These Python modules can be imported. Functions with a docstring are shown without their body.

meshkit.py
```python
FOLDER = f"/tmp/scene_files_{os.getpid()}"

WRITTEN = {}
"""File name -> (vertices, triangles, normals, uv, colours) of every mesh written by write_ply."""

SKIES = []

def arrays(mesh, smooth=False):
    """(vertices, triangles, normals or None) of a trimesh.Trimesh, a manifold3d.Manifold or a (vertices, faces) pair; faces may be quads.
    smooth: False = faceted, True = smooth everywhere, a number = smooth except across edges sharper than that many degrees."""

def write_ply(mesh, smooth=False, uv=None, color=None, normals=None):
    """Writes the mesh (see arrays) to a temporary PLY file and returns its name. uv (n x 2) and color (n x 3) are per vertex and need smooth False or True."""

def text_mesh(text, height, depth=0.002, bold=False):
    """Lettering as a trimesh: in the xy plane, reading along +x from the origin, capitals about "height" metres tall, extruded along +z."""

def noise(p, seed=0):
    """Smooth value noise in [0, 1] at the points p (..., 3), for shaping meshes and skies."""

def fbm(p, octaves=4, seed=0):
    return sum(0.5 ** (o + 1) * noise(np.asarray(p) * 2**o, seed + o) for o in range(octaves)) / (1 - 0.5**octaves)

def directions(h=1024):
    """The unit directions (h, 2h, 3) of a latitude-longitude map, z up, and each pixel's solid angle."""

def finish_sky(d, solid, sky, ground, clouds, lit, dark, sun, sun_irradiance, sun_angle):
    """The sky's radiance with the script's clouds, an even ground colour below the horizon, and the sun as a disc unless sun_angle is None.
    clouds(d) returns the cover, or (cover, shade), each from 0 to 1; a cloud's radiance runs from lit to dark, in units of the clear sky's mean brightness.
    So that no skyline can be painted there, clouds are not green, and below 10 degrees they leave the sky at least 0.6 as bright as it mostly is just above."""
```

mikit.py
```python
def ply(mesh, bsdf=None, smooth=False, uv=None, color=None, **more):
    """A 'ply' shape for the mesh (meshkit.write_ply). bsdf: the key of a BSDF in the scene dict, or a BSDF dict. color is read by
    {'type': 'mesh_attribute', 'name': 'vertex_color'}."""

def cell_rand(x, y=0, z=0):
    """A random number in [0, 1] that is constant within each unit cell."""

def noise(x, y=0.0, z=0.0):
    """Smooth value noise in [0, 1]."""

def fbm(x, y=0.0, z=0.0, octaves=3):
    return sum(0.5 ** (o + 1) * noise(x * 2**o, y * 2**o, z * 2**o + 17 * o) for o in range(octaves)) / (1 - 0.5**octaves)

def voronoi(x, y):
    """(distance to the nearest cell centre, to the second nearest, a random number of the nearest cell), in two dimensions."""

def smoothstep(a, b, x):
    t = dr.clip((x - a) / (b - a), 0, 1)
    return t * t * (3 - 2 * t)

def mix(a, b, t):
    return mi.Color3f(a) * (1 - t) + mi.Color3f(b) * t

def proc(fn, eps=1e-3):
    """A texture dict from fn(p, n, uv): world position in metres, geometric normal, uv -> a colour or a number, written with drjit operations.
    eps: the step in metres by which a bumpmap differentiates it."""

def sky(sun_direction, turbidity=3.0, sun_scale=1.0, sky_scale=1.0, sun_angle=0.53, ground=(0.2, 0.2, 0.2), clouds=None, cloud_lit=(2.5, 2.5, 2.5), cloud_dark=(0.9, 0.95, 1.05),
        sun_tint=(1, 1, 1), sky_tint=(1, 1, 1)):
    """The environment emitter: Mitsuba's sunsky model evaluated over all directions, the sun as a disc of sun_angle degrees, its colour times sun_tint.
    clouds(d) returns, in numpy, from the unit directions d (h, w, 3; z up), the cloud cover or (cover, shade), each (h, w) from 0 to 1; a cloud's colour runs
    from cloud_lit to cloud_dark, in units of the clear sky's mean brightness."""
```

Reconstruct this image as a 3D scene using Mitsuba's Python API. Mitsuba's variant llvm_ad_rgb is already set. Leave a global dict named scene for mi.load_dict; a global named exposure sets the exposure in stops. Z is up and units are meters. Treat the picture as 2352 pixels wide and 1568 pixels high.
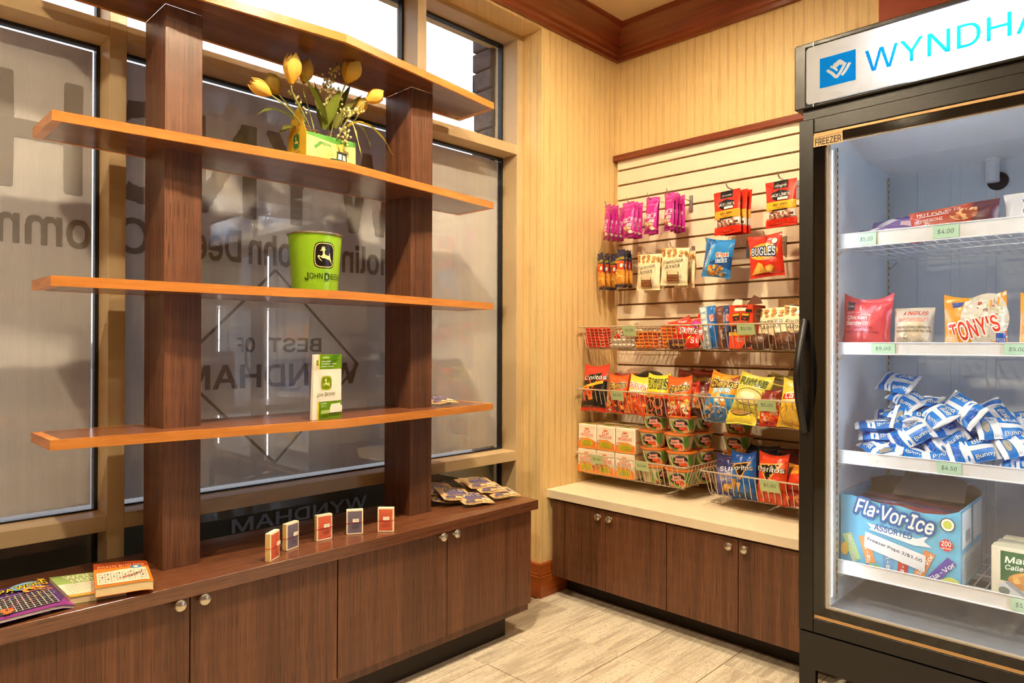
import math
import random
import numpy as np
import trimesh
import shapely
from shapely import affinity
from shapely.geometry import Polygon, Point, box as sbox
import mitsuba as mi
import mikit
import meshkit
from mikit import proc, noise, fbm, cell_rand, smoothstep, mix
import drjit as dr

random.seed(7)
rng = np.random.default_rng(11)
scene, labels = {}, {}
T4 = mi.ScalarTransform4f


def C(r, g=None, b=None):
    """sRGB 0..255 -> linear tuple"""
    v = np.array([r, r, r] if g is None else [r, g, b], float) / 255.0
    return tuple(np.where(v <= 0.04045, v / 12.92, ((v + 0.055) / 1.055) ** 2.4).tolist())


# ------------------------------------------------------------------ camera
F_PX, YAW, PITCH, ROLL = 1565.25, 0.773291, 0.0037084, 0.0033298
EYE = np.array([2.306, -3.223, 1.28])


def cam_axes():
    f = np.array([-math.sin(YAW) * math.cos(PITCH), math.cos(YAW) * math.cos(PITCH), math.sin(PITCH)])
    r = np.cross(f, [0, 0, 1.0]); r /= np.linalg.norm(r)
    u = np.cross(r, f)
    c, s = math.cos(ROLL), math.sin(ROLL)
    return c * r + s * u, -s * r + c * u, f


RIGHT, UP, FWD = cam_axes()
scene['camera'] = {'type': 'perspective', 'fov': math.degrees(2 * math.atan(1176 / F_PX)), 'fov_axis': 'x', 'near_clip': 0.05, 'far_clip': 200.0,
                   'to_world': T4().look_at(origin=EYE.tolist(), target=(EYE + FWD).tolist(), up=UP.tolist())}
exposure = 0.18

# ------------------------------------------------------------------ sky and lamps
SUN_DIR = np.array([0.75, 0.25, 0.60])
scene['sky'] = {**mikit.sky(SUN_DIR, turbidity=4.0, sun_scale=0.0, sky_scale=1.0, clouds=lambda d: np.ones(d.shape[:2]), cloud_lit=(1.0, 1.03, 1.12), cloud_dark=(0.9, 0.95, 1.05)), 'sampling_weight': 2.0}
scene['sky']['scale'] = 1.35 / float(np.array(scene['sky']['bitmap'])[:512, :, :3].mean())
LAMP_RGB = np.array([1.0, 0.80, 0.53])
LAMPS = [(0.97, -2.12, 2100, 'downlight over the display shelves, out of the frame'), (0.84, -0.96, 1400, 'downlight over the slatwall, out of the frame'), (2.25, -2.05, 420, 'downlight before the freezer doors, out of the frame'),
         (1.05, -3.40, 1200, 'downlight over the near end of the worktop, out of the frame'), (2.60, -3.70, 420, 'downlight above the camera, out of the frame'), (3.6, -5.0, 300, 'downlight farthest back in the room, out of the frame')]
LAMP_R = 0.05


def at(px, py, axis, v):
    """the world point on the plane axis = v that the photograph shows at pixel (px, py)"""
    d = RIGHT * (px - 1176) / F_PX - UP * (py - 784) / F_PX + FWD
    i = 'xyz'.index(axis)
    return EYE + d * (v - EYE[i]) / d[i]


# ------------------------------------------------------------------ materials
def pr(base, rough=0.5, spec=0.5, metal=0.0, two=True, **k):
    if isinstance(base, (tuple, list, np.ndarray)):
        base = {'type': 'rgb', 'value': [float(x) for x in base]}
    b = {'type': 'principled', 'base_color': base, 'roughness': rough, 'specular': spec, 'metallic': metal, **k}
    return {'type': 'twosided', 'bsdf': b} if two else b


def tex_wallpaper(p, n, uv):
    g = p.x + p.y
    z = p.z
    warp = 0.012 * dr.sin(z * 9.0 + 5.0 * noise(dr.floor(g / 0.047), 3.0)) + 0.006 * dr.sin(z * 21.0 + 2.0 * dr.floor(g / 0.047))
    s = (g + 0.0) / 0.047
    f = s - dr.floor(s)
    wdt = 0.26 + 0.20 * dr.sin(z * 11.0 + 6.2831 * cell_rand(dr.floor(s), 3, 1)) * (0.6 + 0.4 * dr.sin(z * 3.1 + dr.floor(s)))
    band = 1 - smoothstep(wdt - 0.05, wdt + 0.05, dr.abs(f - 0.5) * 2)
    tick = 0.5 + 0.5 * dr.sin(z * 6.2831 / 0.0085)
    fine = fbm(g * 260, z * 18, 0.0)
    d = band * (0.35 + 0.65 * tick) * (0.55 + 0.45 * noise(z * 5, g * 3))
    base = mix(C(226, 196, 138), C(190, 152, 92), d * 0.62)
    return base * (0.90 + 0.20 * fine)


def grain(across, along, tone_a, tone_b, tone_c, seed, p_gloss=None):
    v = fbm(across * 34.0 + 0.8 * fbm(along * 1.6, across * 3.0, seed), along * 0.9, seed, 3)
    fine = noise(across * 420.0, along * 5.0, seed + 3)
    pore = smoothstep(0.60, 0.85, noise(across * 900.0, along * 16.0, seed + 7))
    broad = noise(across * 6.0, along * 0.25, seed + 5)
    t = dr.clip(0.55 * v + 0.25 * broad + 0.35 * fine - 0.12, 0, 1)
    col = mix(tone_a, tone_b, t)
    return mix(col, tone_c, pore * 0.55)


W_A, W_B, W_C = C(58, 34, 22), C(128, 82, 56), C(40, 22, 14)


def tex_walnut_v(p, n, uv):
    return grain(p.x + p.y, p.z, W_A, W_B, W_C, 1.0)


def tex_walnut_h(p, n, uv):
    return grain(p.x + 0.6 * p.z, p.y, C(70, 38, 24), C(128, 78, 50), C(52, 28, 17), 4.0)


def tex_maple(p, n, uv):
    v = fbm(p.y * 7, p.z * 60, p.x * 7, 4)
    streak = noise(p.y * 14, p.z * 520, p.x * 14)
    return mix(C(150, 84, 34), C(214, 142, 70), dr.clip(0.75 * v + 0.3 * streak, 0, 1))


def tex_crown(p, n, uv):
    v = fbm((p.x + p.y) * 3, p.z * 70, 1.0, 3)
    return mix(C(88, 34, 16), C(136, 62, 30), v)


def tex_base(p, n, uv):
    v = fbm((p.x + p.y) * 4, p.z * 60, 2.0, 3)
    return mix(C(132, 62, 22), C(168, 88, 36), v)


def tex_tile(p, n, uv):
    r = cell_rand(dr.floor((p.x + 0.006) / 0.3355), dr.floor(p.y / 0.672 + 40.0 + dr.floor((p.x + 0.006) / 0.3355) / 3.0), 2)
    s = fbm(p.x * 40 + r * 30, p.y * 5.0 + r * 17, r * 9, 3)
    s2 = noise(p.x * 160 + 40 * r, p.y * 10, 3)
    sp = smoothstep(0.66, 0.80, noise(p.x * 300, p.y * 90, 5.0))
    c = mix(C(184, 172, 152), C(222, 212, 192), smoothstep(0.22, 0.72, 0.75 * s + 0.25 * s2))
    return mix(c, C(160, 145, 122), sp * 0.45) * (0.95 + 0.1 * r)


def tex_brick(p, n, uv):
    v = fbm(p.x * 40, p.y * 40, p.z * 40)
    return mix(C(66, 66, 74), C(104, 102, 110), v)


def tex_fabric_film(p, n, uv):
    v = noise(p.y * 900, p.z * 30, 1.0)
    w = noise(p.y * 60, p.z * 1.3, 2.0)
    return mi.Color3f(0.66, 0.645, 0.63) * (0.93 + 0.08 * v + 0.06 * w)


VC = {'type': 'mesh_attribute', 'name': 'vertex_color'}
MATS = {
    'mat_wallpaper': pr(proc(tex_wallpaper), 0.5, 0.35),
    'mat_ceiling': pr(C(222, 204, 172), 0.8, 0.2),
    'mat_red_paint': pr(C(140, 60, 36), 0.6, 0.3),
    'mat_crown': pr(proc(tex_crown), 0.32, 0.5),
    'mat_base': pr(proc(tex_base), 0.3, 0.5),
    'mat_walnut_v': pr(proc(tex_walnut_v), 0.38, 0.45),
    'mat_walnut_h': pr(proc(tex_walnut_h), 0.17, 0.6, clearcoat=1.0, clearcoat_gloss=0.92),
    'mat_maple': pr(proc(tex_maple), 0.28, 0.5),
    'mat_tan': pr(C(196, 172, 132), 0.36, 0.5),
    'mat_gasket': pr(C(20, 20, 22), 0.35, 0.5),
    'mat_film': {'type': 'principledthin', 'base_color': proc(tex_fabric_film), 'roughness': 0.7, 'diff_trans': 0.55, 'eta': 1.1, 'spec_trans': 0.0},
    'mat_film_text': pr((0.25, 0.24, 0.235), 0.8, 0.1),
    'mat_white_text': pr(C(150, 156, 172), 0.7, 0.2),
    'mat_glass': {'type': 'thindielectric', 'int_ior': 1.75},
    'mat_spandrel': pr(C(76, 76, 66), 0.5, 0.3),
    'mat_laminate': pr(C(224, 208, 180), 0.33, 0.45),
    'mat_slat': pr(C(238, 224, 198), 0.42, 0.4),
    'mat_groove': pr(C(128, 98, 62), 0.5, 0.3),
    'mat_tile': pr(proc(tex_tile), 0.42, 0.4),
    'mat_grout': pr(C(150, 132, 106), 0.9, 0.1),
    'mat_black': pr(C(21, 19, 19), 0.34, 0.45),
    'mat_black_gloss': pr(C(14, 13, 13), 0.06, 0.6),
    'mat_dark': pr(C(38, 28, 20), 0.5, 0.3),
    'mat_white': pr(C(226, 232, 238), 0.35, 0.4),
    'mat_liner': pr(C(212, 222, 230), 0.45, 0.4),
    'mat_wire': pr(C(214, 200, 178), 0.30, 0.6, metal=0.55),
    'mat_chrome': pr(C(200, 196, 190), 0.18, 0.6, metal=0.9),
    'mat_nickel': pr(C(206, 196, 178), 0.30, 0.6, metal=0.95),
    'mat_gold': pr(C(188, 150, 102), 0.4, 0.5, metal=0.3),
    'mat_foil': pr(VC, 0.24, 0.55),
    'mat_paper': pr(VC, 0.55, 0.35),
    'mat_petal': {'type': 'principledthin', 'base_color': VC, 'roughness': 0.5, 'diff_trans': 0.5, 'eta': 1.3, 'spec_trans': 0.0},
    'mat_lobby': pr(C(112, 84, 58), 0.7, 0.2),
    'mat_metal_floor': pr(C(128, 134, 140), 0.35, 0.5, metal=0.3),
    'mat_brick': pr(proc(tex_brick), 0.9, 0.1),
    'mat_concrete': pr(C(120, 120, 120), 0.9, 0.1),
}
scene.update(MATS)

# ------------------------------------------------------------------ registry helpers
_used = {}


def numbered(key):
    n = _used.get(key, -1) + 1
    _used[key] = n
    return key if n == 0 else f'{key}_{n:03d}'


def thing(name, label, cat, group=None):
    k = numbered(name)
    labels[k] = {'label': label, 'category': cat}
    if group:
        labels[k]['group'] = group
    return k


def presplit(mesh, smooth):
    v, f, n = meshkit.arrays(mesh, smooth)
    return v, f


def shape(mesh, mat, smooth=False, color=None):
    """a ply dict; color: one linear rgb or per-vertex array -> vertex colours"""
    if color is None:
        return mikit.ply(mesh, mat, smooth)
    if isinstance(mesh, trimesh.Trimesh) or isinstance(mesh, tuple):
        if smooth not in (False, True):
            mesh = presplit(mesh, smooth)
            smooth = True
        v = mesh.vertices if isinstance(mesh, trimesh.Trimesh) else mesh[0]
    col = np.asarray(color, float)
    if col.ndim == 1:
        col = np.tile(col, (len(v), 1))
    return mikit.ply(mesh, mat, smooth, color=col)


def put(name, sh, parent=None, label=None, kind=None, M=None):
    """one entry of the scene, as a part of parent"""
    k = numbered(name if parent is None else parent + '__' + name)
    scene[k] = sh if M is None else {**sh, 'to_world': T4(np.asarray(M, float).tolist())}
    if label or kind:
        labels[k] = {}
        if label:
            labels[k]['label'] = label
        if kind:
            labels[k]['kind'] = kind
    return k


def obj(name, mesh, mat, parent=None, smooth=False, color=None, label=None, kind=None, M=None):
    return put(name, shape(mesh, mat, smooth, color), parent, label, kind, M)


def struct(name, mesh, mat, label=None, smooth=False):
    k = obj(name, mesh, mat, smooth=smooth)
    labels[k] = {'kind': 'structure'}
    if label:
        labels[k]['label'] = label
    return k


# ------------------------------------------------------------------ mesh helpers
def cat(ms):
    return trimesh.util.concatenate([m for m in ms if m is not None])


def box(x0, x1, y0, y1, z0, z1, b=0.0):
    x0, x1 = sorted((x0, x1)); y0, y1 = sorted((y0, y1)); z0, z1 = sorted((z0, z1))
    if b <= 0:
        m = trimesh.creation.box(extents=(x1 - x0, y1 - y0, z1 - z0))
        m.apply_translation(((x0 + x1) / 2, (y0 + y1) / 2, (z0 + z1) / 2))
        return m
    b = min(b, (x1 - x0) / 2.01, (y1 - y0) / 2.01, (z1 - z0) / 2.01)
    pts = []
    for sx in (0, 1):
        for sy in (0, 1):
            for sz in (0, 1):
                X, Y, Z = (x0, x1)[sx], (y0, y1)[sy], (z0, z1)[sz]
                dx, dy, dz = (b, -b)[sx], (b, -b)[sy], (b, -b)[sz]
                pts += [(X, Y + dy, Z + dz), (X + dx, Y, Z + dz), (X + dx, Y + dy, Z)]
    return trimesh.Trimesh(np.array(pts)).convex_hull


def prism(pts, z0, z1):
    m = trimesh.creation.extrude_polygon(Polygon(pts) if not hasattr(pts, 'geom_type') else pts, z1 - z0, engine='earcut')
    m.apply_translation((0, 0, z0))
    return m


def axes(m, ax, ay, az, o=(0, 0, 0)):
    """local x, y, z -> the three given world directions"""
    M = np.eye(4); M[:3, 0], M[:3, 1], M[:3, 2], M[:3, 3] = ax, ay, az, o
    m = m.copy(); m.apply_transform(M)
    if np.linalg.det(M[:3, :3]) < 0:
        m.invert()
    return m


def tube(pts, r, sides=8, closed=False, cap=True):
    p = np.asarray(pts, float)
    n = len(p)
    if closed:
        t = np.roll(p, -1, 0) - np.roll(p, 1, 0)
    else:
        t = np.gradient(p, axis=0)
    t /= np.linalg.norm(t, axis=1, keepdims=True) + 1e-12
    ref = np.array([0, 0, 1.0]) if abs(t[0][2]) < 0.9 else np.array([1.0, 0, 0])
    a = np.cross(t[0], ref); a /= np.linalg.norm(a)
    A = []
    for i in range(n):
        a = a - t[i] * (a @ t[i]); a /= np.linalg.norm(a); A.append(a)
    A = np.array(A); B = np.cross(t, A)
    ang = np.arange(sides) * 2 * np.pi / sides
    rr = np.broadcast_to(np.asarray(r, float), (n,))
    v = p[:, None] + rr[:, None, None] * (np.cos(ang)[None, :, None] * A[:, None] + np.sin(ang)[None, :, None] * B[:, None])
    v = v.reshape(-1, 3)
    f = []
    for i in range(n if closed else n - 1):
        j = (i + 1) % n
        for k in range(sides):
            l = (k + 1) % sides
            f += [(i * sides + k, i * sides + l, j * sides + l), (i * sides + k, j * sides + l, j * sides + k)]
    if cap and not closed:
        c0, c1 = len(v), len(v) + 1
        v = np.vstack([v, p[0], p[-1]])
        for k in range(sides):
            l = (k + 1) % sides
            f += [(c0, l, k), (c1, (n - 1) * sides + k, (n - 1) * sides + l)]
    return trimesh.Trimesh(v, np.array(f), process=False)


def lathe(profile, n=32, a0=0.0):
    pr_ = np.asarray(profile, float)
    m = trimesh.creation.revolve(pr_, sections=n)
    return m


def bez(p0, p1, p2, p3, n=12):
    t = np.linspace(0, 1, n)[:, None]
    p0, p1, p2, p3 = map(np.asarray, (p0, p1, p2, p3))
    return (1 - t) ** 3 * p0 + 3 * (1 - t) ** 2 * t * p1 + 3 * (1 - t) * t * t * p2 + t ** 3 * p3


# ------------------------------------------------------------------ flat print: text, emblems, draped on any surface pos(u, v, off)
_txt = {}


def text2d(s, bold=True):
    """(vertices 2d, faces), capital height 1, from x = 0"""
    if (s, bold) not in _txt:
        m = meshkit.text_mesh(s, 1.0, 0.1, bold)
        top = np.all(np.abs(m.vertices[m.faces][:, :, 2] - 0.1) < 1e-6, axis=1)
        f = m.faces[top]
        idx, inv = np.unique(f, return_inverse=True)
        _txt[(s, bold)] = (m.vertices[idx][:, :2].copy(), inv.reshape(-1, 3))
    return _txt[(s, bold)]


def poly2d(pg):
    vs, fs, o = [], [], 0
    for g in getattr(pg, 'geoms', [pg]):
        if g.is_empty or g.area < 1e-12:
            continue
        v, f = trimesh.creation.triangulate_polygon(g, engine='earcut')
        vs.append(v); fs.append(f + o); o += len(v)
    return np.vstack(vs), np.vstack(fs)


_otl = {}


def outline2d(s, bold, grow):
    if (s, bold, grow) not in _otl:
        v, f = text2d(s, bold)
        pg = shapely.union_all([Polygon(v[t]).buffer(0.003) for t in f]).buffer(grow, quad_segs=3).simplify(0.02)
        _otl[(s, bold, grow)] = poly2d(pg)
    return _otl[(s, bold, grow)]


def ell(cx, cy, rx, ry, n=22):
    a = np.linspace(0, 2 * np.pi, n, endpoint=False)
    return np.stack([cx + rx * np.cos(a), cy + ry * np.sin(a)], 1)


def art_item(it, W, H):
    """one item of a design in unit coordinates -> [(vertices (unit), faces, colour)]"""
    k, col = it[0], it[1]
    if k == 'r':
        x0, y0, x1, y1 = it[2:6]
        return [(np.array([[x0, y0], [x1, y0], [x1, y1], [x0, y1]], float), np.array([[0, 1, 2], [0, 2, 3]]), col)]
    if k == 'e':
        return [(*poly2d(Polygon(ell(*it[2:6]))), col)]
    if k == 'p':
        return [(*poly2d(Polygon(it[2]).buffer(0)), col)]
    if k == 'g':
        return [(*poly2d(it[2]), col)]
    if k == 'ring':
        cx, cy, rx, ry, w = it[2:7]
        return [(*poly2d(Polygon(ell(cx, cy, rx, ry), [ell(cx, cy, rx - w, ry - w * W / H)])), col)]
    if k in ('t', 'o', 'n'):
        s, cx, cy, w, h = it[2:7]
        opt = it[7] if len(it) > 7 else {}
        bold = k != 'n'
        v0, f0 = text2d(s, bold)
        lo, hi = v0.min(0), v0.max(0)
        out = []
        runs = []
        if 'out' in opt:
            for oc, gr in opt['out']:
                runs.append((*outline2d(s, bold, gr), oc))
        runs.append((v0, f0, col))
        for v, f, c in runs:
            q = (v - (lo + hi) / 2) / np.maximum(hi - lo, 1e-6) * np.array([w * W, h * H])
            if opt.get('arc'):
                q[:, 1] += opt['arc'] * H * (1 - (2 * q[:, 0] / (w * W)) ** 2)
            if opt.get('taper'):
                q[:, 1] *= 1 + opt['taper'] * (2 * q[:, 0] / (w * W))
            if opt.get('shear'):
                q[:, 0] += opt['shear'] * q[:, 1]
            if opt.get('mirror'):
                q[:, 0] *= -1
            a = math.radians(opt.get('rot', 0))
            R_ = np.array([[math.cos(a), -math.sin(a)], [math.sin(a), math.cos(a)]])
            q = q @ R_.T
            out.append((q / np.array([W, H]) + np.array([cx, cy]), f, c))
        return out
    if k == 'blobs':
        (x0, y0, x1, y1), n, sz, cols, seed = it[2:7]
        r = np.random.default_rng(seed)
        out = []
        for i in range(n):
            cx, cy = r.uniform(x0, x1), r.uniform(y0, y1)
            s = sz * r.uniform(0.6, 1.3)
            a = np.linspace(0, 2 * np.pi, 9, endpoint=False) + r.uniform(0, 1)
            rad = s * r.uniform(0.65, 1.1, 9)
            st = r.uniform(0.6, 1.0)
            ro = r.uniform(0, 3.14)
            px, py = rad * np.cos(a), rad * np.sin(a) * st
            q = np.stack([px * math.cos(ro) - py * math.sin(ro), (px * math.sin(ro) + py * math.cos(ro)) * W / H], 1) + [cx, cy]
            q = np.clip(q, [x0 - .02, y0 - .02], [x1 + .02, y1 + .02])
            pg = Polygon(q).buffer(0)
            if pg.area > 1e-6:
                out.append((*poly2d(pg), cols[r.integers(len(cols))]))
        return out
    raise ValueError(k)


def art_mesh(art, pos, W, H, edge=0.012, off0=0.0005, step=0.00016):
    """the design as ONE thin printed layer with vertex colours, draped over pos"""
    V, Fc, Cc, o = [], [], [], 0
    i = 0
    for it in art:
        for v, f, c in art_item(it, W, H):
            m = np.column_stack([v * [W, H], np.zeros(len(v))])
            if edge:
                m, f = trimesh.remesh.subdivide_to_size(m, f, edge, max_iter=12)
            uv = m[:, :2] / [W, H]
            P = pos(uv[:, 0], uv[:, 1], off0 + step * i)
            V.append(P); Fc.append(f + o); Cc.append(np.tile(c, (len(P), 1))); o += len(P)
            if it[0] != 'blobs':
                i += 1
        i += 1
    return (np.vstack(V), np.vstack(Fc)), np.vstack(Cc)


def add_art(art, pos, W, H, parent, mat='mat_paper', name='print', edge=0.012, M=None, label=None, **k):
    m, c = art_mesh(art, pos, W, H, edge, **k)
    return put(name, mikit.ply(m, mat, False, color=c), parent, label, None, M)


def flat_pos(o, ux, uy):
    """a flat panel: corner o, edges ux, uy (world vectors)"""
    o, ux, uy = map(lambda a: np.asarray(a, float), (o, ux, uy))
    n = np.cross(ux, uy); n /= np.linalg.norm(n)
    return lambda u, v, off: o + u[:, None] * ux + v[:, None] * uy + np.asarray(off) * n


BASE_Y = np.array([[1, 0, 0], [0, 0, -1], [0, 1, 0]], float)     # local x, y, z -> +X, +Z, -Y


def frame(pos, yaw=0, pitch=0, roll=0):
    """pose of a thing that faces -Y: yaw turns it about the vertical, pitch leans its top back, roll tilts it in its own plane (degrees)"""
    a, b, c = map(math.radians, (yaw, pitch, roll))
    Rz = np.array([[math.cos(a), -math.sin(a), 0], [math.sin(a), math.cos(a), 0], [0, 0, 1]])
    Rx = np.array([[1, 0, 0], [0, math.cos(b), -math.sin(b)], [0, math.sin(b), math.cos(b)]])
    Rl = np.array([[math.cos(c), -math.sin(c), 0], [math.sin(c), math.cos(c), 0], [0, 0, 1]])
    M = np.eye(4)
    M[:3, :3] = Rz @ BASE_Y @ Rx.T @ Rl
    M[:3, 3] = pos
    return M

# ================================================================== THE ROOM
XF, XG = -0.133, -0.252          # front of the window frames, plane of the glass
ZC = 3.06                        # ceiling
BAYS = [(-3.750, -2.568), (-2.518, -1.337), (-1.287, -0.692)]

struct('ceiling', box(-0.36, 6.1, -6.6, 0.1, ZC, ZC + 0.05), 'mat_ceiling', 'plain tan ceiling above the corner')
struct('wall_right', box(-0.36, 6.1, 0.0, 0.1, 0, ZC), 'mat_wallpaper', 'wall in tan wavy-striped wallpaper behind the slatwall panel')
struct('wall_left', cat([box(-0.36, 0, -0.652, 0, 0, ZC), box(-0.36, 0, -3.80, -0.652, 2.88, ZC), box(-0.30, -0.133, -3.80, -0.652, 0, 0.43), box(-0.36, 0, -6.6, -3.80, 0, ZC)]),
       'mat_wallpaper', 'window wall with a wallpapered pier and soffit')
struct('wall_back', box(-0.36, 6.1, -6.7, -6.6, 0, ZC), 'mat_lobby')
struct('wall_side', box(6.1, 6.2, -6.7, 0.1, 0, ZC), 'mat_lobby')
struct('trim_3', box(1.385, 3.6, -0.02, 0.0, 2.30, 2.90), 'mat_red_paint', 'dark red painted wall panel above the freezer')

# floor of long tiles laid in a third bond, every tile a slab of its own
struct('floor', box(-0.3, 6.1, -6.6, 0.0, -0.06, -0.006), 'mat_grout', 'floor of long beige streaked tiles')
TX, TY, TG = 0.3355, 0.672, 0.0028
tile_sh = {}
for i in range(-1, 19):
    x0, x1 = -0.006 + i * TX, -0.006 + (i + 1) * TX
    for j in range(-12, 3):
        y0 = -0.662 + j * TY - (i % 3 - 1) * TY / 3.0 + (0 if True else 0)
        y1 = y0 + TY
        a0, a1, b0, b1 = max(x0 + TG / 2, 0.0), min(x1 - TG / 2, 6.1), max(y0 + TG / 2, -6.6), min(y1 - TG / 2, 0.0)
        if a1 - a0 < 0.02 or b1 - b0 < 0.02:
            continue
        k = (round(a1 - a0, 4), round(b1 - b0, 4))
        if k not in tile_sh:
            tile_sh[k] = shape(box(0, k[0], 0, k[1], -0.008, 0.0, 0.0012), 'mat_tile')
        M = np.eye(4); M[:3, 3] = (a0, b0, 0.0003 * math.sin(i * 5.1 + j * 3.3) - 0.0003)
        put('tile', tile_sh[k], 'floor', M=M)

# crown moulding and skirting
CROWN = [(0.0, 0.0), (0.020, 0.0), (0.022, 0.020), (0.034, 0.026), (0.036, 0.040), (0.040, 0.048), (0.044, 0.052), (0.050, 0.066), (0.064, 0.092), (0.086, 0.118), (0.108, 0.132), (0.116, 0.142), (0.120, 0.165), (0.0, 0.165)]


def moulding(profile, side, lo, hi, z0):
    m = prism(profile, 0, hi - lo)
    if side == 'left':       # on x = 0, running along y, mitred at the corner
        m = axes(m, (1, 0, 0), (0, 0, 1), (0, -1, 0), (0, hi, z0))
        for v in m.vertices:
            if v[1] > hi - 1e-6:
                v[1] = hi - v[0]
    else:                    # on y = 0, running along x
        m = axes(m, (0, -1, 0), (0, 0, 1), (-1, 0, 0), (hi, 0, z0))
        for v in m.vertices:
            if v[0] < lo + 1e-6:
                v[0] = lo - v[1]
    m = trimesh.Trimesh(m.vertices, m.faces, process=False)
    m.fix_normals()
    return m


struct('trim_1', moulding(CROWN, 'left', -6.6, 0.0, 2.895), 'mat_crown', 'red-brown crown moulding above the windows', 40)
struct('trim_2', moulding(CROWN, 'right', 0.0, 6.1, 2.895), 'mat_crown', 'red-brown crown moulding above the slatwall', 40)


def skirting_profile():
    return [(0, 0), (0.016, 0), (0.016, 0.104), (0.011, 0.107), (0.011, 0.113), (0.014, 0.117), (0.012, 0.121), (0.012, 0.166), (0.008, 0.171), (0, 0.171)]


sk = prism(skirting_profile(), 0, 0.652 + 0.014)
sk = axes(sk, (1, 0, 0), (0, 0, 1), (0, -1, 0), (0, 0, 0))
sk2 = prism(skirting_profile(), 0, 0.13 + 0.014)
sk2 = axes(sk2, (0, -1, 0), (0, 0, 1), (-1, 0, 0), (0.014, -0.652, 0))
struct('baseboard_left', cat([sk, sk2]), 'mat_base', 'tall orange-brown skirting board around the foot of the pier')

# windows: aluminium frames, clerestory glass on top, filmed pane in the middle, a low pane at the foot
WIN_TXT = {1: 'left', 2: 'middle', 3: 'right'}


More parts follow.
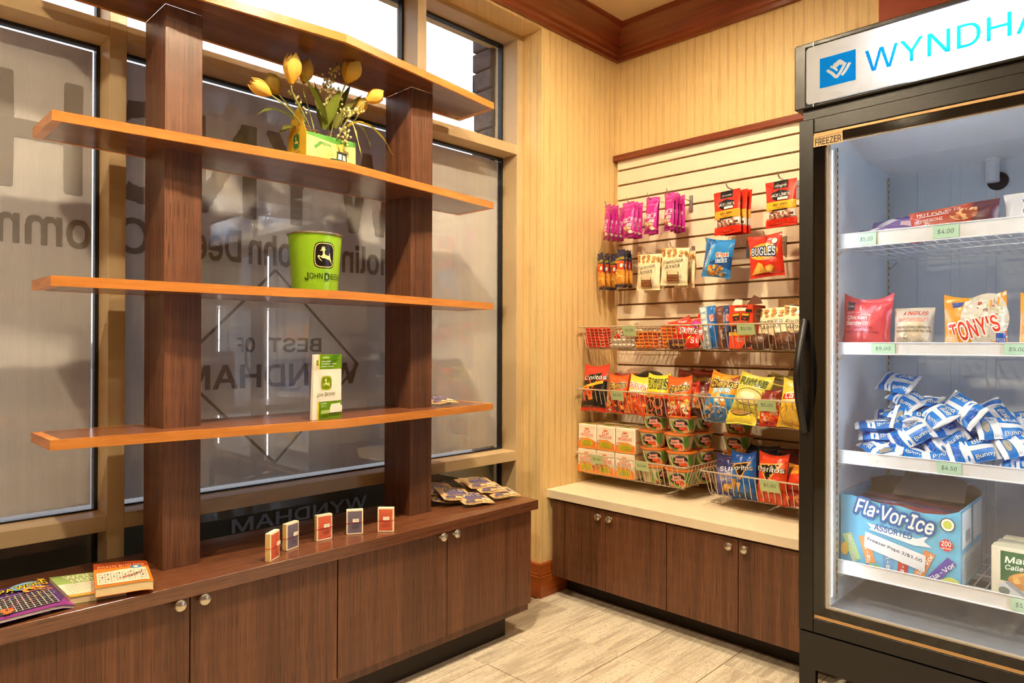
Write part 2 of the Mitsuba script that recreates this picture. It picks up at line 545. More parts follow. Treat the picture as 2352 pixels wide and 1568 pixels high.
def window(n, y0, y1):
    w = struct(f'window_{n}', cat([box(-0.29, XF, y0, y1, 0.68, 0.73, 0.0015), box(-0.29, XF, y0, y1, 2.258, 2.308, 0.0015), box(-0.29, XF, y0, y1, 2.857, 2.88), box(-0.29, XF, y0, y1, 0.43, 0.46)]),
               'mat_tan', f'{WIN_TXT[n]} bay of the tan aluminium window')
    for (za, zb) in ((0.46, 0.68), (0.73, 2.258), (2.308, 2.857)):
        g = 0.011
        obj('gasket', cat([box(XG - 0.012, XG + 0.016, y0, y0 + g, za, zb), box(XG - 0.012, XG + 0.016, y1 - g, y1, za, zb), box(XG - 0.012, XG + 0.016, y0 + g, y1 - g, zb - g, zb), box(XG - 0.012, XG + 0.016, y0 + g, y1 - g, za, za + 0.006)]), 'mat_gasket', w)
        pane = axes(trimesh.Trimesh([[y0 + g, za, 0], [y1 - g, za, 0], [y1 - g, zb - g, 0], [y0 + g, zb - g, 0]], [[0, 1, 2], [0, 2, 3]]), (0, 1, 0), (0, 0, 1), (1, 0, 0), (XG, 0, 0))
        obj('pane', pane, 'mat_glass', w)
    g = 0.011
    obj('window_film', box(XG - 0.0128, XG - 0.012, y0 + g + 0.004, y1 - g - 0.004, 0.73 + 0.016, 2.258 - g - 0.006), 'mat_film', w, label='grey translucent film behind the glass')
    obj('dark_panel', box(XG - 0.10, XG - 0.09, y0 - 0.02, y1 + 0.02, 0.43, 0.70), 'mat_spandrel', w, label='dark panel seen through the low pane')
    return w


wins = [window(i + 1, *b) for i, b in enumerate(BAYS)]
for i, (a, b, w) in enumerate(((-3.80, -3.75, wins[0]), (-2.568, -2.518, wins[0]), (-1.337, -1.287, wins[1]), (-0.692, -0.652, wins[2]))):
    obj('mullion' if i < 3 else 'jamb', box(-0.29, XF + 0.0005, a, b, 0.43, 2.88, 0.0015), 'mat_tan', w)


def film_text(s, win, y_start, z0, h, width, mat='mat_film_text', x=XG - 0.0105, bold=True, label=None):
    """lettering on the film, meant for readers outside: it runs along -Y and reads backwards in the room"""
    v, f = text2d(s, bold)
    lo, hi = v.min(0), v.max(0)
    q = (v - lo) / (hi - lo) * [width, h]
    P = np.column_stack([np.full(len(q), x), y_start - q[:, 0], z0 + q[:, 1]])
    y0, y1 = BAYS[win - 1]
    keep = np.all((P[f][:, :, 1] > y0 + 0.012) & (P[f][:, :, 1] < y1 - 0.012), axis=1)
    if keep.any():
        obj('lettering', trimesh.Trimesh(P, f[keep], process=False), mat, wins[win - 1], label=label)


def film_poly(pts, win, mat='mat_film_text', x=XG - 0.0105):
    v, f = poly2d(Polygon(pts))
    P = np.column_stack([np.full(len(v), x), v[:, 0], v[:, 1]])
    obj('sign_outline', trimesh.Trimesh(P, f, process=False), mat, wins[win - 1])


def gpos(px, py):
    p = at(px, py, 'x', XG - 0.0105)
    return p[1], p[2]


# the big name over all bays, the line of branch names, and the diamond sign
ya, za = gpos(878, 470); yb, zb = gpos(878, 375)
for win in (1, 2):
    L0 = -1.31
    full = 'WYNDHAM'
    hgt = 0.36
    for ch, ys, wd in (('W', -1.36, 0.31), ('Y', -1.72, 0.26), ('N', -2.02, 0.25), ('D', -2.32, 0.24), ('H', -2.61, 0.24), ('A', -2.90, 0.29), ('M', -3.23, 0.32)):
        film_text(ch, win, ys, 1.76, hgt, wd)
for s, ys, wd in (('Moline', -1.35, 0.36), ('John', -1.81, 0.24), ('Deere', -2.08, 0.28)):
    film_text(s, 2, ys, 1.585, 0.125, wd)
film_text('C', 2, -2.405, 1.585, 0.125, 0.10)
film_text('ommons', 1, -2.585, 1.585, 0.095, 0.52)
yc, zc_ = gpos(632, 620); yl, zl = gpos(470, 830); yr, zr = gpos(800, 810); yb2, zb2 = gpos(632, 1062)
cx, cz = (yl + yr) / 2, (zc_ + zb2) / 2
r = zc_ - cz
ry = r * 1.0
cx = gpos(632, 840)[0]
for a, b in (((0, 1), (1, 0)), ((1, 0), (0, -1)), ((0, -1), (-1, 0)), ((-1, 0), (0, 1))):
    w_ = 0.011
    pa, pb = np.array([cx + a[0] * ry, cz + a[1] * r]), np.array([cx + b[0] * ry, cz + b[1] * r])
    d = (pb - pa) / np.linalg.norm(pb - pa); nn = np.array([-d[1], d[0]]) * w_ / 2
    film_poly([pa + nn, pb + nn, pb - nn, pa - nn], 2)
y1_, z1_ = gpos(738, 808); y2_, z2_ = gpos(738, 776); y3_, _ = gpos(615, 808)
film_text('BEST', 2, y1_, z1_, z2_ - z1_, y1_ - y3_)
film_text('OF', 2, gpos(585, 808)[0], z1_ , z2_ - z1_, 0.07)
y1_, z1_ = gpos(822, 880); y2_, z2_ = gpos(822, 832); y3_, _ = gpos(500, 890)
film_text('WYNDHAM', 2, y1_, z1_, z2_ - z1_, (y1_ - y3_) * 1.22)
# white lettering on the low panes
xl = XG - 0.085
p_a, p_b = at(1082, 1093, 'x', xl), at(1005, 1112, 'x', xl)
film_text('WYNDHAM', 3, p_a[1], p_a[2] - 0.036, 0.036, p_a[1] - p_b[1], 'mat_white_text', xl, False)
film_text('REWARDS', 3, p_a[1], p_a[2] - 0.088, 0.030, p_a[1] - p_b[1], 'mat_white_text', xl, False)
film_text('WYNDHAM', 2, -1.46, 0.535, 0.055, 0.62, 'mat_white_text', xl, True)

# brick pier and ground outside
bw = struct('wall_outside', box(-0.48, -0.34, -0.66, -0.40, -0.1, 3.2), 'mat_brick', 'dark brick pier outside the right bay')
brick_sh = shape(box(-0.075, 0.075, -0.10, 0.10, -0.049, 0.049, 0.006), 'mat_brick')
for k in range(29):
    M = np.eye(4); M[:3, 3] = (-0.415 + 0.004 * math.sin(k * 4.7), -0.58 + 0.004 * math.cos(k * 7.1), 0.02 + k * 0.108)
    put('brick', brick_sh, bw, M=M)
struct('ground', box(-40, -0.5, -30, 30, -0.25, -0.15), 'mat_concrete')

# ceiling lamps
ring = cat([lathe([(0.066, 0), (0.094, 0), (0.094, -0.006), (0.070, -0.010), (0.070, -0.016), (0.066, -0.016), (0.066, 0)], 32)])
for k, (lx, ly, pw, lab) in enumerate(LAMPS):
    d = thing('recessed_downlight', 'round white ' + lab, 'ceiling lamp', 'ceiling downlights')
    zl = 2.84 if k in (0, 3) else ZC
    m = ring.copy(); m.apply_translation((lx, ly, zl))
    obj('ring', m, 'mat_white', d, smooth=40)
    if zl < ZC:
        obj('stem', box(lx - 0.012, lx + 0.012, ly - 0.012, ly + 0.012, zl - 0.004, ZC), 'mat_white', d)
        cp = trimesh.creation.cylinder(radius=0.09, height=0.006, sections=24); cp.apply_translation((lx, ly, zl + 0.003))
        obj('cap', cp, 'mat_white', d)
    bulb = trimesh.creation.cylinder(radius=LAMP_R, height=0.006, sections=24); bulb.apply_translation((lx, ly, zl - 0.006))
    s_ = shape(bulb, 'mat_white'); s_['emitter'] = {'type': 'area', 'radiance': {'type': 'rgb', 'value': (LAMP_RGB * pw).tolist()}}
    put('bulb', s_, d)

# ================================================================== LEFT: cabinets, worktop, shelves
KN = lathe([(0.0001, 0.0), (0.009, 0.0), (0.0085, 0.003), (0.0055, 0.006), (0.0055, 0.013), (0.010, 0.016), (0.0160, 0.019), (0.0168, 0.022), (0.0150, 0.0255), (0.0095, 0.0285), (0.0001, 0.0298)], 28)
knob_sh_y = shape(axes(KN, (1, 0, 0), (0, 0, 1), (0, -1, 0)), 'mat_nickel', 30)     # on a face towards -Y
knob_sh_x = shape(axes(KN, (0, 1, 0), (0, 0, 1), (1, 0, 0)), 'mat_nickel', 30)      # on a face towards +X


def at_M(p):
    M = np.eye(4); M[:3, 3] = p
    return M


DX = 0.258
for (ya_, yb_, lab) in ((-3.795, -3.252, 'walnut-grained low cabinet at the near end of the window worktop, mostly outside the picture'), (-3.250, -1.972, 'walnut-grained low cabinet under the near post, its knob pair below the stacked books'), (-1.970, -0.998, 'walnut-grained low cabinet below the playing cards, beside the bare tile floor')):
    c = thing('low_cabinet', lab, 'cabinet', 'cabinets under the window')
    obj('body', box(-0.13, DX - 0.02, ya_, yb_, 0.10, 0.549), 'mat_walnut_v', c)
    obj('toe_kick', box(-0.13, 0.190, ya_, yb_ - (0.095 if yb_ > -1.2 else 0), 0.0, 0.10), 'mat_dark', c)
    ym = -2.457 if ya_ == -3.250 else (ya_ + yb_) / 2
    for (a, b, s) in ((ya_, ym, 1), (ym, yb_, -1)):
        d = obj('door', box(DX - 0.019, DX, a + 0.0016, b - 0.0016, 0.136, 0.546, 0.0008), 'mat_walnut_v', c)
        put('knob', knob_sh_x, d, 'brushed nickel knob', M=at_M((DX, ym - s * 0.034, 0.535 - 0.035 + 0.033)))
wt = thing('window_worktop', 'long dark walnut worktop running below the windows', 'worktop')
obj('board', box(-0.132, 0.278, -3.795, -0.977, 0.550, 0.590, 0.0015), 'mat_walnut_h', wt)
obj('front_edge', box(0.2775, 0.2793, -3.795, -0.977, 0.5505, 0.5895, 0.0005), 'mat_walnut_h', wt)

YL, YR, YK, XE, XK, XB, TH = -2.783, -1.142, -1.955, 0.160, 0.271, -0.070, 0.028
SZ = [2.338, 1.901, 1.459, 1.020]
POSTS = [(-2.482, -2.371), (-1.553, -1.443)]
sf = thing('display_shelving', 'open walnut shelf unit of two posts and four bow-fronted shelves before the window', 'shelf unit')
for (a, b) in POSTS:
    obj('post', box(-0.068, 0.107, a, b, 0.5902, 2.338 - 0.0281, 0.0008), 'mat_walnut_v', sf)


def fx(y):
    return XE + (XK - XE) * (1 - abs(y - YK) / ((YK - YL) if y < YK else (YR - YK)))


PX = [(-0.069, 0.108)]
for z in SZ:
    E = 0.024      # width of the solid maple edging
    outer = Polygon([(XB, YL), (XE, YL), (XK, YK), (XE, YR), (XB, YR)])
    inner = Polygon([(XB + E * 0.6, YL + E), (XE - 0.003, YL + E), (XK - E * 0.55, YK), (XE - 0.003, YR - E), (XB + E * 0.6, YR - E)])
    holes = shapely.union_all([sbox(-0.0685, a - 0.0004, 0.1075, b + 0.0004) for a, b in POSTS])
    panel = inner.difference(holes)
    s_ = obj('shelf', cat([prism(g, z - TH + 0.0006, z - 0.0004) for g in getattr(panel, 'geoms', [panel])]), 'mat_walnut_h', sf)
    edge = outer.difference(inner).difference(holes)
    # the front edging comes in two lengths that meet at the bend
    for nm, clip in (('edging', sbox(-1, -5, 1, YK)), ('edging', sbox(-1, YK, 1, 5))):
        g = edge.intersection(clip)
        obj(nm, cat([prism(q, z - TH, z) for q in getattr(g, 'geoms', [g]) if q.area > 1e-6]), 'mat_maple', s_)

# ================================================================== RIGHT: slatwall, counter, cabinets
sl = struct('slatwall', box(0.018, 2.35, -0.008, -0.001, 0.545, 2.33), 'mat_groove', 'cream slatwall panel with dark grooves')
labels[sl] = {'label': 'cream slatwall panel with dark grooves and a brown top rail', 'kind': 'structure'}
Z0, DZ, GR = 2.268, 0.0849, 0.0098
prev = 2.334
for k in range(21):
    zg = Z0 - k * DZ
    lo = zg + GR / 2
    if lo < 0.56:
        lo = 0.541
    obj('slat', box(0.018, 2.35, -0.020, -0.006, lo, prev, 0.0008), 'mat_slat', sl)
    prev = zg - GR / 2
    if prev < 0.56:
        break
obj('top_rail', box(0.001, 2.35, -0.044, -0.001, 2.322, 2.354, 0.003), 'mat_crown', sl, label='red-brown rail capping the panel')
screw = shape(trimesh.creation.cylinder(0.004, 0.004, sections=10).apply_transform(trimesh.transformations.rotation_matrix(math.pi / 2, [1, 0, 0])), 'mat_chrome')
for (px, py) in ((1529, 838), (1815, 847), (1819, 350)):
    p = at(px, py, 'y', -0.010)
    put('screw', screw, sl, M=at_M(p))

YD = -0.585
for (xa, xb, lab) in ((0.022, 0.6895, 'dark walnut low cabinet against the wallpapered pier, under the cream counter'), (0.6905, 1.358, 'dark walnut low cabinet beside the black freezer, under the cream counter')):
    c = thing('base_cabinet', lab, 'cabinet', 'cabinets under the cream counter')
    obj('body', box(xa, xb, YD + 0.02, -0.002, 0.10, 0.497), 'mat_walnut_v', c)
    obj('toe_kick', box(xa, xb, -0.463, -0.05, 0.0, 0.10), 'mat_dark', c)
    xm = (xa + xb) / 2
    for (a, b, s) in ((xa, xm, 1), (xm, xb, -1)):
        d = obj('door', box(a + 0.0016, b - 0.0016, YD, YD + 0.019, 0.103, 0.486, 0.0008), 'mat_walnut_v', c)
        put('knob', knob_sh_y, d, 'brushed nickel knob', M=at_M((xm - s * 0.033, YD, 0.455)))
ct = thing('cream_counter', 'cream laminate counter top under the wire baskets, beside the black freezer', 'counter')
obj('board', box(0.001, 1.360, -0.605, -0.021, 0.498, 0.540, 0.002), 'mat_laminate', ct)

# ================================================================== FREEZERS
FY, FW = -0.85, 0.862            # front plane of the door, width


scene['mat_sign'] = {'type': 'principledthin', 'base_color': {'type': 'rgb', 'value': [0.90, 0.92, 0.95]}, 'roughness': 0.5, 'diff_trans': 1.25, 'eta': 1.3, 'spec_trans': 0.0}
scene['mat_sign_blue'] = {'type': 'principledthin', 'base_color': {'type': 'rgb', 'value': [0.01, 0.36, 0.95]}, 'roughness': 0.5, 'diff_trans': 1.5, 'eta': 1.3, 'spec_trans': 0.0}
SIGN_POWER = 60.0


scene['mat_led'] = pr((0.8, 0.85, 0.9), 0.5, 0.3)


def emit(sh, rad, w=1.0):
    sh['emitter'] = {'type': 'area', 'radiance': rad if isinstance(rad, dict) else {'type': 'rgb', 'value': [float(x) for x in rad]}, 'sampling_weight': w}
    return sh


SHELF_Z = [(1.614, 1.661), (1.250, 1.288), (0.876, 0.918), (0.496, 0.541)]
LED = (17.0, 21.5, 26.0)


def rail_tag(parent, x, z, w, h, text, y, tone=C(176, 214, 190)):
    """pale green price tag slid into the front rail of a shelf, tilted a little"""
    pos = flat_pos((x - w / 2, y, z - h / 2), (w, 0, 0), (0.0, 0, h))
    add_art([('r', tone, 0, 0, 1, 1), ('n', C(70, 92, 88), text, 0.5, 0.5, 0.62, 0.42, {'shear': 0.12})], pos, w, h, parent, name='price_tag', edge=0, label=f'pale green price tag reading {text}')


def make_freezer(x0, name, label, main=True):
    f = thing(name, label, 'freezer')
    x1 = x0 + FW
    xi, xo = x0 + 0.083, x1 - 0.083
    yb = -0.035
    # shell and white inside
    obj('body', cat([box(x0 + 0.004, xi - 0.006, -0.785, yb, 0.17, 2.085, 0.002), box(xo + 0.006, x1 - 0.004, -0.785, yb, 0.17, 2.085, 0.002), box(x0 + 0.004, x1 - 0.004, -0.785, yb, 2.045, 2.085), box(x0 + 0.004, x1 - 0.004, -0.08, yb, 0.17, 2.085), box(x0 + 0.004, x1 - 0.004, -0.785, yb, 0.20, 0.372)]), 'mat_black', f)
    top = prism([(-0.790, 2.035), (-0.62, 2.030), (-0.41, 1.976), (-0.10, 1.982), (-0.10, 2.043), (-0.790, 2.043)], 0, xo - xi)
    top = axes(top, (0, 1, 0), (0, 0, 1), (1, 0, 0), (xi, 0, 0))
    back = [box(xi, xo, -0.115, -0.085, 0.372, 2.043)]
    for k in range(1, 6):
        xx = xi + (xo - xi) * k / 6
        back.append(box(xx - 0.016, xx + 0.016, -0.119, -0.113, 0.372, 2.04, 0.003))
    obj('liner', cat([box(xi - 0.006, xi, -0.790, -0.085, 0.372, 2.043), box(xo, xo + 0.006, -0.790, -0.085, 0.372, 2.043)] + back), 'mat_liner', f, label='white inner walls')
    obj('floor_pan', box(xi, xo, -0.790, -0.085, 0.372, 0.386), 'mat_metal_floor', f, label='grey metal floor of the freezer')
    obj('cooling_unit', top, 'mat_liner', f, label='sloped white cover under the top')
    pipe = cat([lathe([(0.0001, 0.0), (0.022, 0.0), (0.022, 0.075), (0.025, 0.078), (0.025, 0.088), (0.0001, 0.088)], 20)])
    pipe.apply_translation((1.812 - 1.372 + x0, -0.145, 1.892))
    obj('drain_pipe', pipe, 'mat_white', f, smooth=40)
    obj('drain_hole', axes(trimesh.creation.cylinder(0.034, 0.004, sections=24), (1, 0, 0), (0, 0, 1), (0, -1, 0), (1.824 - 1.372 + x0, -0.118, 1.898)), 'mat_gasket', f)
    for yy in (-0.735, -0.145):
        for xx, s in ((xi, 1), (xo, -1)):
            slots = [box(xx + s * 0.0046, xx + s * 0.0052, yy - 0.003, yy + 0.003, 0.42 + k * 0.026, 0.432 + k * 0.026) for k in range(60)]
            u = obj('shelf_upright', box(xx, xx + s * 0.0045, yy - 0.011, yy + 0.011, 0.40, 1.96), 'mat_wire', f)
            obj('slots', cat(slots), 'mat_gasket', u)
    # light strips inside the door posts
    for xx, s in ((xi + 0.004, 1), (xo - 0.004, -1)):
        hs = obj('light_housing', box(xx - s * 0.004, xx + s * 0.010, -0.823, -0.800, 0.40, 1.965, 0.002), 'mat_white', f)
        v = np.array([[xx + s * 0.0105, -0.818, 0.43], [xx + s * 0.0105, -0.806, 0.43], [xx + s * 0.0105, -0.806, 1.94], [xx + s * 0.0105, -0.818, 1.94]])
        q = trimesh.Trimesh(v, [[0, 1, 2], [0, 2, 3]] if s > 0 else [[0, 2, 1], [0, 3, 2]], process=False)
        put('light_strip', emit(shape(q, 'mat_led'), np.array(LED) * 2.0, 1.0), hs)
    # door
    d = obj('door', cat([box(x0, x0 + 0.050, FY, -0.795, 0.305, 2.051, 0.003), box(x1 - 0.050, x1, FY, -0.795, 0.305, 2.051, 0.003), box(x0 + 0.049, x1 - 0.049, FY, -0.795, 2.000, 2.051, 0.003), box(x0 + 0.049, x1 - 0.049, FY, -0.795, 0.305, 0.356, 0.003)]), 'mat_black', f, label='black door frame')
    yg = FY + 0.004
    a, b = x0 + 0.050, x1 - 0.050
    gi, go, zt, zl_ = xi + 0.002, xo - 0.002, 1.963, 0.393
    obj('glass_border', cat([box(a, gi, yg, yg + 0.012, 0.356, 2.0), box(go, b, yg, yg + 0.012, 0.356, 2.0), box(gi, go, yg, yg + 0.012, zt, 2.0), box(gi, go, yg, yg + 0.012, 0.356, zl_)]), 'mat_black_gloss', d, label='glossy black border of the glass')
    obj('glass_pane', trimesh.Trimesh([[gi, yg + 0.004, zl_], [go, yg + 0.004, zl_], [go, yg + 0.004, zt], [gi, yg + 0.004, zt]], [[0, 1, 2], [0, 2, 3]], process=False), 'mat_glass', d)
    obj('spacer', cat([box(gi, gi + 0.004, yg + 0.008, yg + 0.024, zl_, zt), box(go - 0.004, go, yg + 0.008, yg + 0.024, zl_, zt), box(gi, go, yg + 0.008, yg + 0.024, zt - 0.004, zt), box(gi, go, yg + 0.008, yg + 0.024, zl_, zl_ + 0.006)]), 'mat_wire', d)
    obj('trim_line', box(a, b, FY - 0.0005, FY + 0.006, 1.990, 1.998), 'mat_gold', d, label='thin tan trim line')
    obj('trim_line', box(a + 0.004, b, FY - 0.0005, FY + 0.006, 0.357, 0.366), 'mat_gold', d, label='thin tan trim line')
    hz = np.linspace(0, 1, 26)
    pts = np.column_stack([np.full(26, x0 + 0.021), FY - 0.006 - 0.060 * np.sin(np.pi * np.clip(hz, 0, 1)) ** 1.2, 0.985 + 0.378 * hz])
    prof = []
    hm = []
    for k in range(25):
        p, q = pts[k], pts[k + 1]
        hm.append((p, q))
    ell_ = np.stack([0.0135 * np.cos(np.arange(12) * np.pi / 6), 0.009 * np.sin(np.arange(12) * np.pi / 6)], 1)
    V = np.array([[p[0] + e[0], p[1] + e[1], p[2]] for p in pts for e in ell_])
    Fh = [(i * 12 + k, i * 12 + (k + 1) % 12, (i + 1) * 12 + (k + 1) % 12) for i in range(25) for k in range(12)] + [(i * 12 + k, (i + 1) * 12 + (k + 1) % 12, (i + 1) * 12 + k) for i in range(25) for k in range(12)]
    hmesh = trimesh.Trimesh(V, Fh, process=False)
    obj('handle', cat([hmesh, box(x0 + 0.010, x0 + 0.032, FY - 0.014, FY, 0.978, 1.010, 0.006), box(x0 + 0.010, x0 + 0.032, FY - 0.014, FY, 1.338, 1.370, 0.006)]), 'mat_black', d, smooth=50, label='bowed black handle')
    # header with its lit sign
    hd = obj('header', cat([box(x0 - 0.012, x0 + 0.028, FY - 0.012, -0.45, 2.086, 2.309, 0.004), box(x1 - 0.028, x1 + 0.012, FY - 0.012, -0.45, 2.086, 2.309, 0.004), box(x0, x1, FY - 0.012, -0.45, 2.291, 2.309, 0.004), box(x0, x1, FY - 0.012, -0.45, 2.086, 2.096, 0.004), box(x0, x1, -0.47, -0.45, 2.09, 2.30), box(x0 + 0.012, x1 - 0.012, FY + 0.006, -0.45, 2.050, 2.087)]), 'mat_black', f, label='black sign box on top')
    sx0, sx1, sz0, sz1 = x0 + 0.029, x1 - 0.029, 2.097, 2.290
    ys = FY - 0.0135
    pan = shapely.Polygon([(sx0 + .012, sz0 + .012), (sx1 - .012, sz0 + .012), (sx1 - .012, sz1 - .012), (sx0 + .012, sz1 - .012)]).buffer(0.012, quad_segs=5)
    v, fc = poly2d(pan)
    P = np.column_stack([v[:, 0], np.full(len(v), ys), v[:, 1]])
    obj('lit_sign', trimesh.Trimesh(P, fc, process=False), 'mat_sign', hd, label='white lit sign face')
    obj('reflector', box(x0 + 0.03, x1 - 0.03, -0.755, -0.745, 2.097, 2.290), 'mat_white', hd)
    tb = tube([(x0 + 0.30, -0.795, 2.252), (x1 - 0.06, -0.795, 2.252)], 0.010, 10)
    put('lamp_tube', emit(shape(tb, 'mat_led'), np.array([0.86, 0.95, 1.12]) * SIGN_POWER, 0.6), hd)
    for xx in (x0 + 0.052, x1 - 0.052):
        obj('clip', cat([box(xx - 0.0012, xx + 0.0012, FY - 0.0128, FY - 0.011, 2.290, 2.306), box(xx - 0.0012, xx + 0.0012, FY - 0.0128, FY - 0.011, 2.087, 2.097)]), 'mat_white', hd)
    # the white mark in the square: two strokes of a W with a small scalloped crown
    def stroke(p, q2, w, bend):
        p, q2 = np.array(p, float), np.array(q2, float)
        n_ = np.array([-(q2 - p)[1], (q2 - p)[0]]); n_ /= np.linalg.norm(n_)
        t = np.linspace(0, 1, 9)[:, None]
        c = p * (1 - t) + q2 * t + n_ * bend * np.sin(np.pi * t)
        return shapely.LineString(c).buffer(w, quad_segs=4, cap_style='flat')
    mk = shapely.union_all([stroke((.20, .56), (.46, .24), .045, .02), stroke((.46, .22), (.72, .66), .045, -.02), stroke((.62, .26), (.84, .62), .045, -.02), stroke((.33, .62), (.50, .45), .030, .02),
                            stroke((.30, .66), (.40, .58), .035, 0), shapely.Point(.46, .66).buffer(.09), shapely.Point(.55, .72).buffer(.09), shapely.Point(.62, .68).buffer(.07)])
    sq_ = affinity.affine_transform(sbox(0, 0, 1, 1).difference(mk), [0.113, 0, 0, 0.099, x0 + 0.074, 2.142])
    vs_, fs_ = poly2d(sq_)
    v, fc = text2d('WYNDHAM', False)
    lo, hi = v.min(0), v.max(0)
    q = (v - lo) / (hi - lo) * [0.545, 0.070] + [x0 + 0.216, 2.155]
    P = np.vstack([q, vs_]); P = np.column_stack([P[:, 0], np.full(len(P), ys - 0.0012), P[:, 1]])
    obj('sign_lettering', trimesh.Trimesh(P, np.vstack([fc, fs_ + len(q)]), process=False), 'mat_sign_blue', hd, label='blue lettering and a blue square with a white mark')
    # plinth with its cut-out
    gl = shapely.Polygon([(x0 + 0.004, 0), (x1 - 0.004, 0), (x1 - 0.004, 0.302), (x0 + 0.004, 0.302)]).difference(sbox(x0 + 0.058, -1, x1 - 0.058, 0.180))
    g = prism(gl, 0, 0.022)
    obj('plinth', axes(g, (1, 0, 0), (0, 0, 1), (0, -1, 0), (0, FY + 0.022, 0)), 'mat_black', f)
    obj('leg', box(x0 + 0.01, x0 + 0.05, -0.10, -0.05, 0, 0.19), 'mat_black', f)
    obj('leg', box(x1 - 0.05, x1 - 0.01, -0.10, -0.05, 0, 0.19), 'mat_black', f)
    # wire shelves
    cross = shape(tube([(0, 0, 0), (0, 0.575, 0)], 0.0022, 6), 'mat_white', True)
    longw = shape(tube([(xi + 0.012, 0, 0), (xo - 0.012, 0, 0)], 0.0032, 6), 'mat_white', True)
    for i, (zb_, zt_) in enumerate(SHELF_Z):
        r_ = obj('shelf', box(xi + 0.010, xo - 0.010, -0.7445, -0.7415, zb_, zt_, 0.001), 'mat_white', f, label='white wire shelf with a price rail along its front')
        obj('rail_lip', cat([tube([(xi + 0.010, -0.7465, zt_), (xo - 0.010, -0.7465, zt_)], 0.0022, 6), tube([(xi + 0.010, -0.7465, zb_), (xo - 0.010, -0.7465, zb_)], 0.0026, 6)]), 'mat_white', r_)
        zw = zb_ + 0.004
        n = 21
        for k in range(n):
            put('wire', cross, r_, M=at_M((xi + 0.018 + (xo - xi - 0.036) * k / (n - 1), -0.739, zw + 0.0045)))
        for yy in (-0.735, -0.60, -0.45, -0.30, -0.168):
            put('long_wire', longw, r_, M=at_M((0, yy, zw)))
        for xx, s in ((xi, 1), (xo, -1)):
            for yy in (-0.735, -0.145):
                obj('bracket', tube([(xx + s * 0.004, yy, zw - 0.030), (xx + s * 0.032, yy, zw - 0.004), (xx + s * 0.036, yy, zw - 0.001)], 0.003, 6), 'mat_chrome', r_, smooth=True)
    if main:
        def keys(i):
            return f + '__shelf' + ('' if i == 0 else f'_{i:03d}')
        yt = -0.7478
        for i, px, py, s, pw in ((0, 1990, 549, '$5.00', 46), (0, 2172, 533, '$4.00', 62), (1, 2028, 803, '$5.00', 56), (1, 2336, 804, '$5.00', 62), (2, 2180, 1081, '$4.50', 58), (3, 2352, 1386, '$5.00', 64)):
            p, q = at(px, py, 'y', yt), at(px + pw, py, 'y', yt)
            zb_, zt_ = SHELF_Z[i]
            rail_tag(keys(i), p[0], (zb_ + zt_) / 2, q[0] - p[0], (zt_ - zb_) * 0.86, s, yt)
        # small FREEZER plate in the upper corner of the door
        p, q = at(1869, 329, 'y', FY), at(1936, 316, 'y', FY)
        pos = flat_pos((p[0], FY - 0.0016, 1.951), (q[0] - p[0], 0, 0), (0, 0, 0.039))
        add_art([('r', C(206, 172, 122), 0, 0, 1, 1), ('t', C(40, 26, 18), 'FREEZER', 0.5, 0.40, 0.90, 0.58), ('r', C(90, 66, 40), 0, 0.80, 1, 0.83)], pos, q[0] - p[0], 0.039, d, name='name_plate', edge=0, label='tan plate reading FREEZER')
    return f


make_freezer(1.372, 'glass_door_freezer', 'tall black freezer with a lit sign and a glass door full of frozen food')
make_freezer(1.372 + FW + 0.034, 'glass_door_freezer', 'second black freezer beyond the picture edge, seen only mirrored in the window', False)

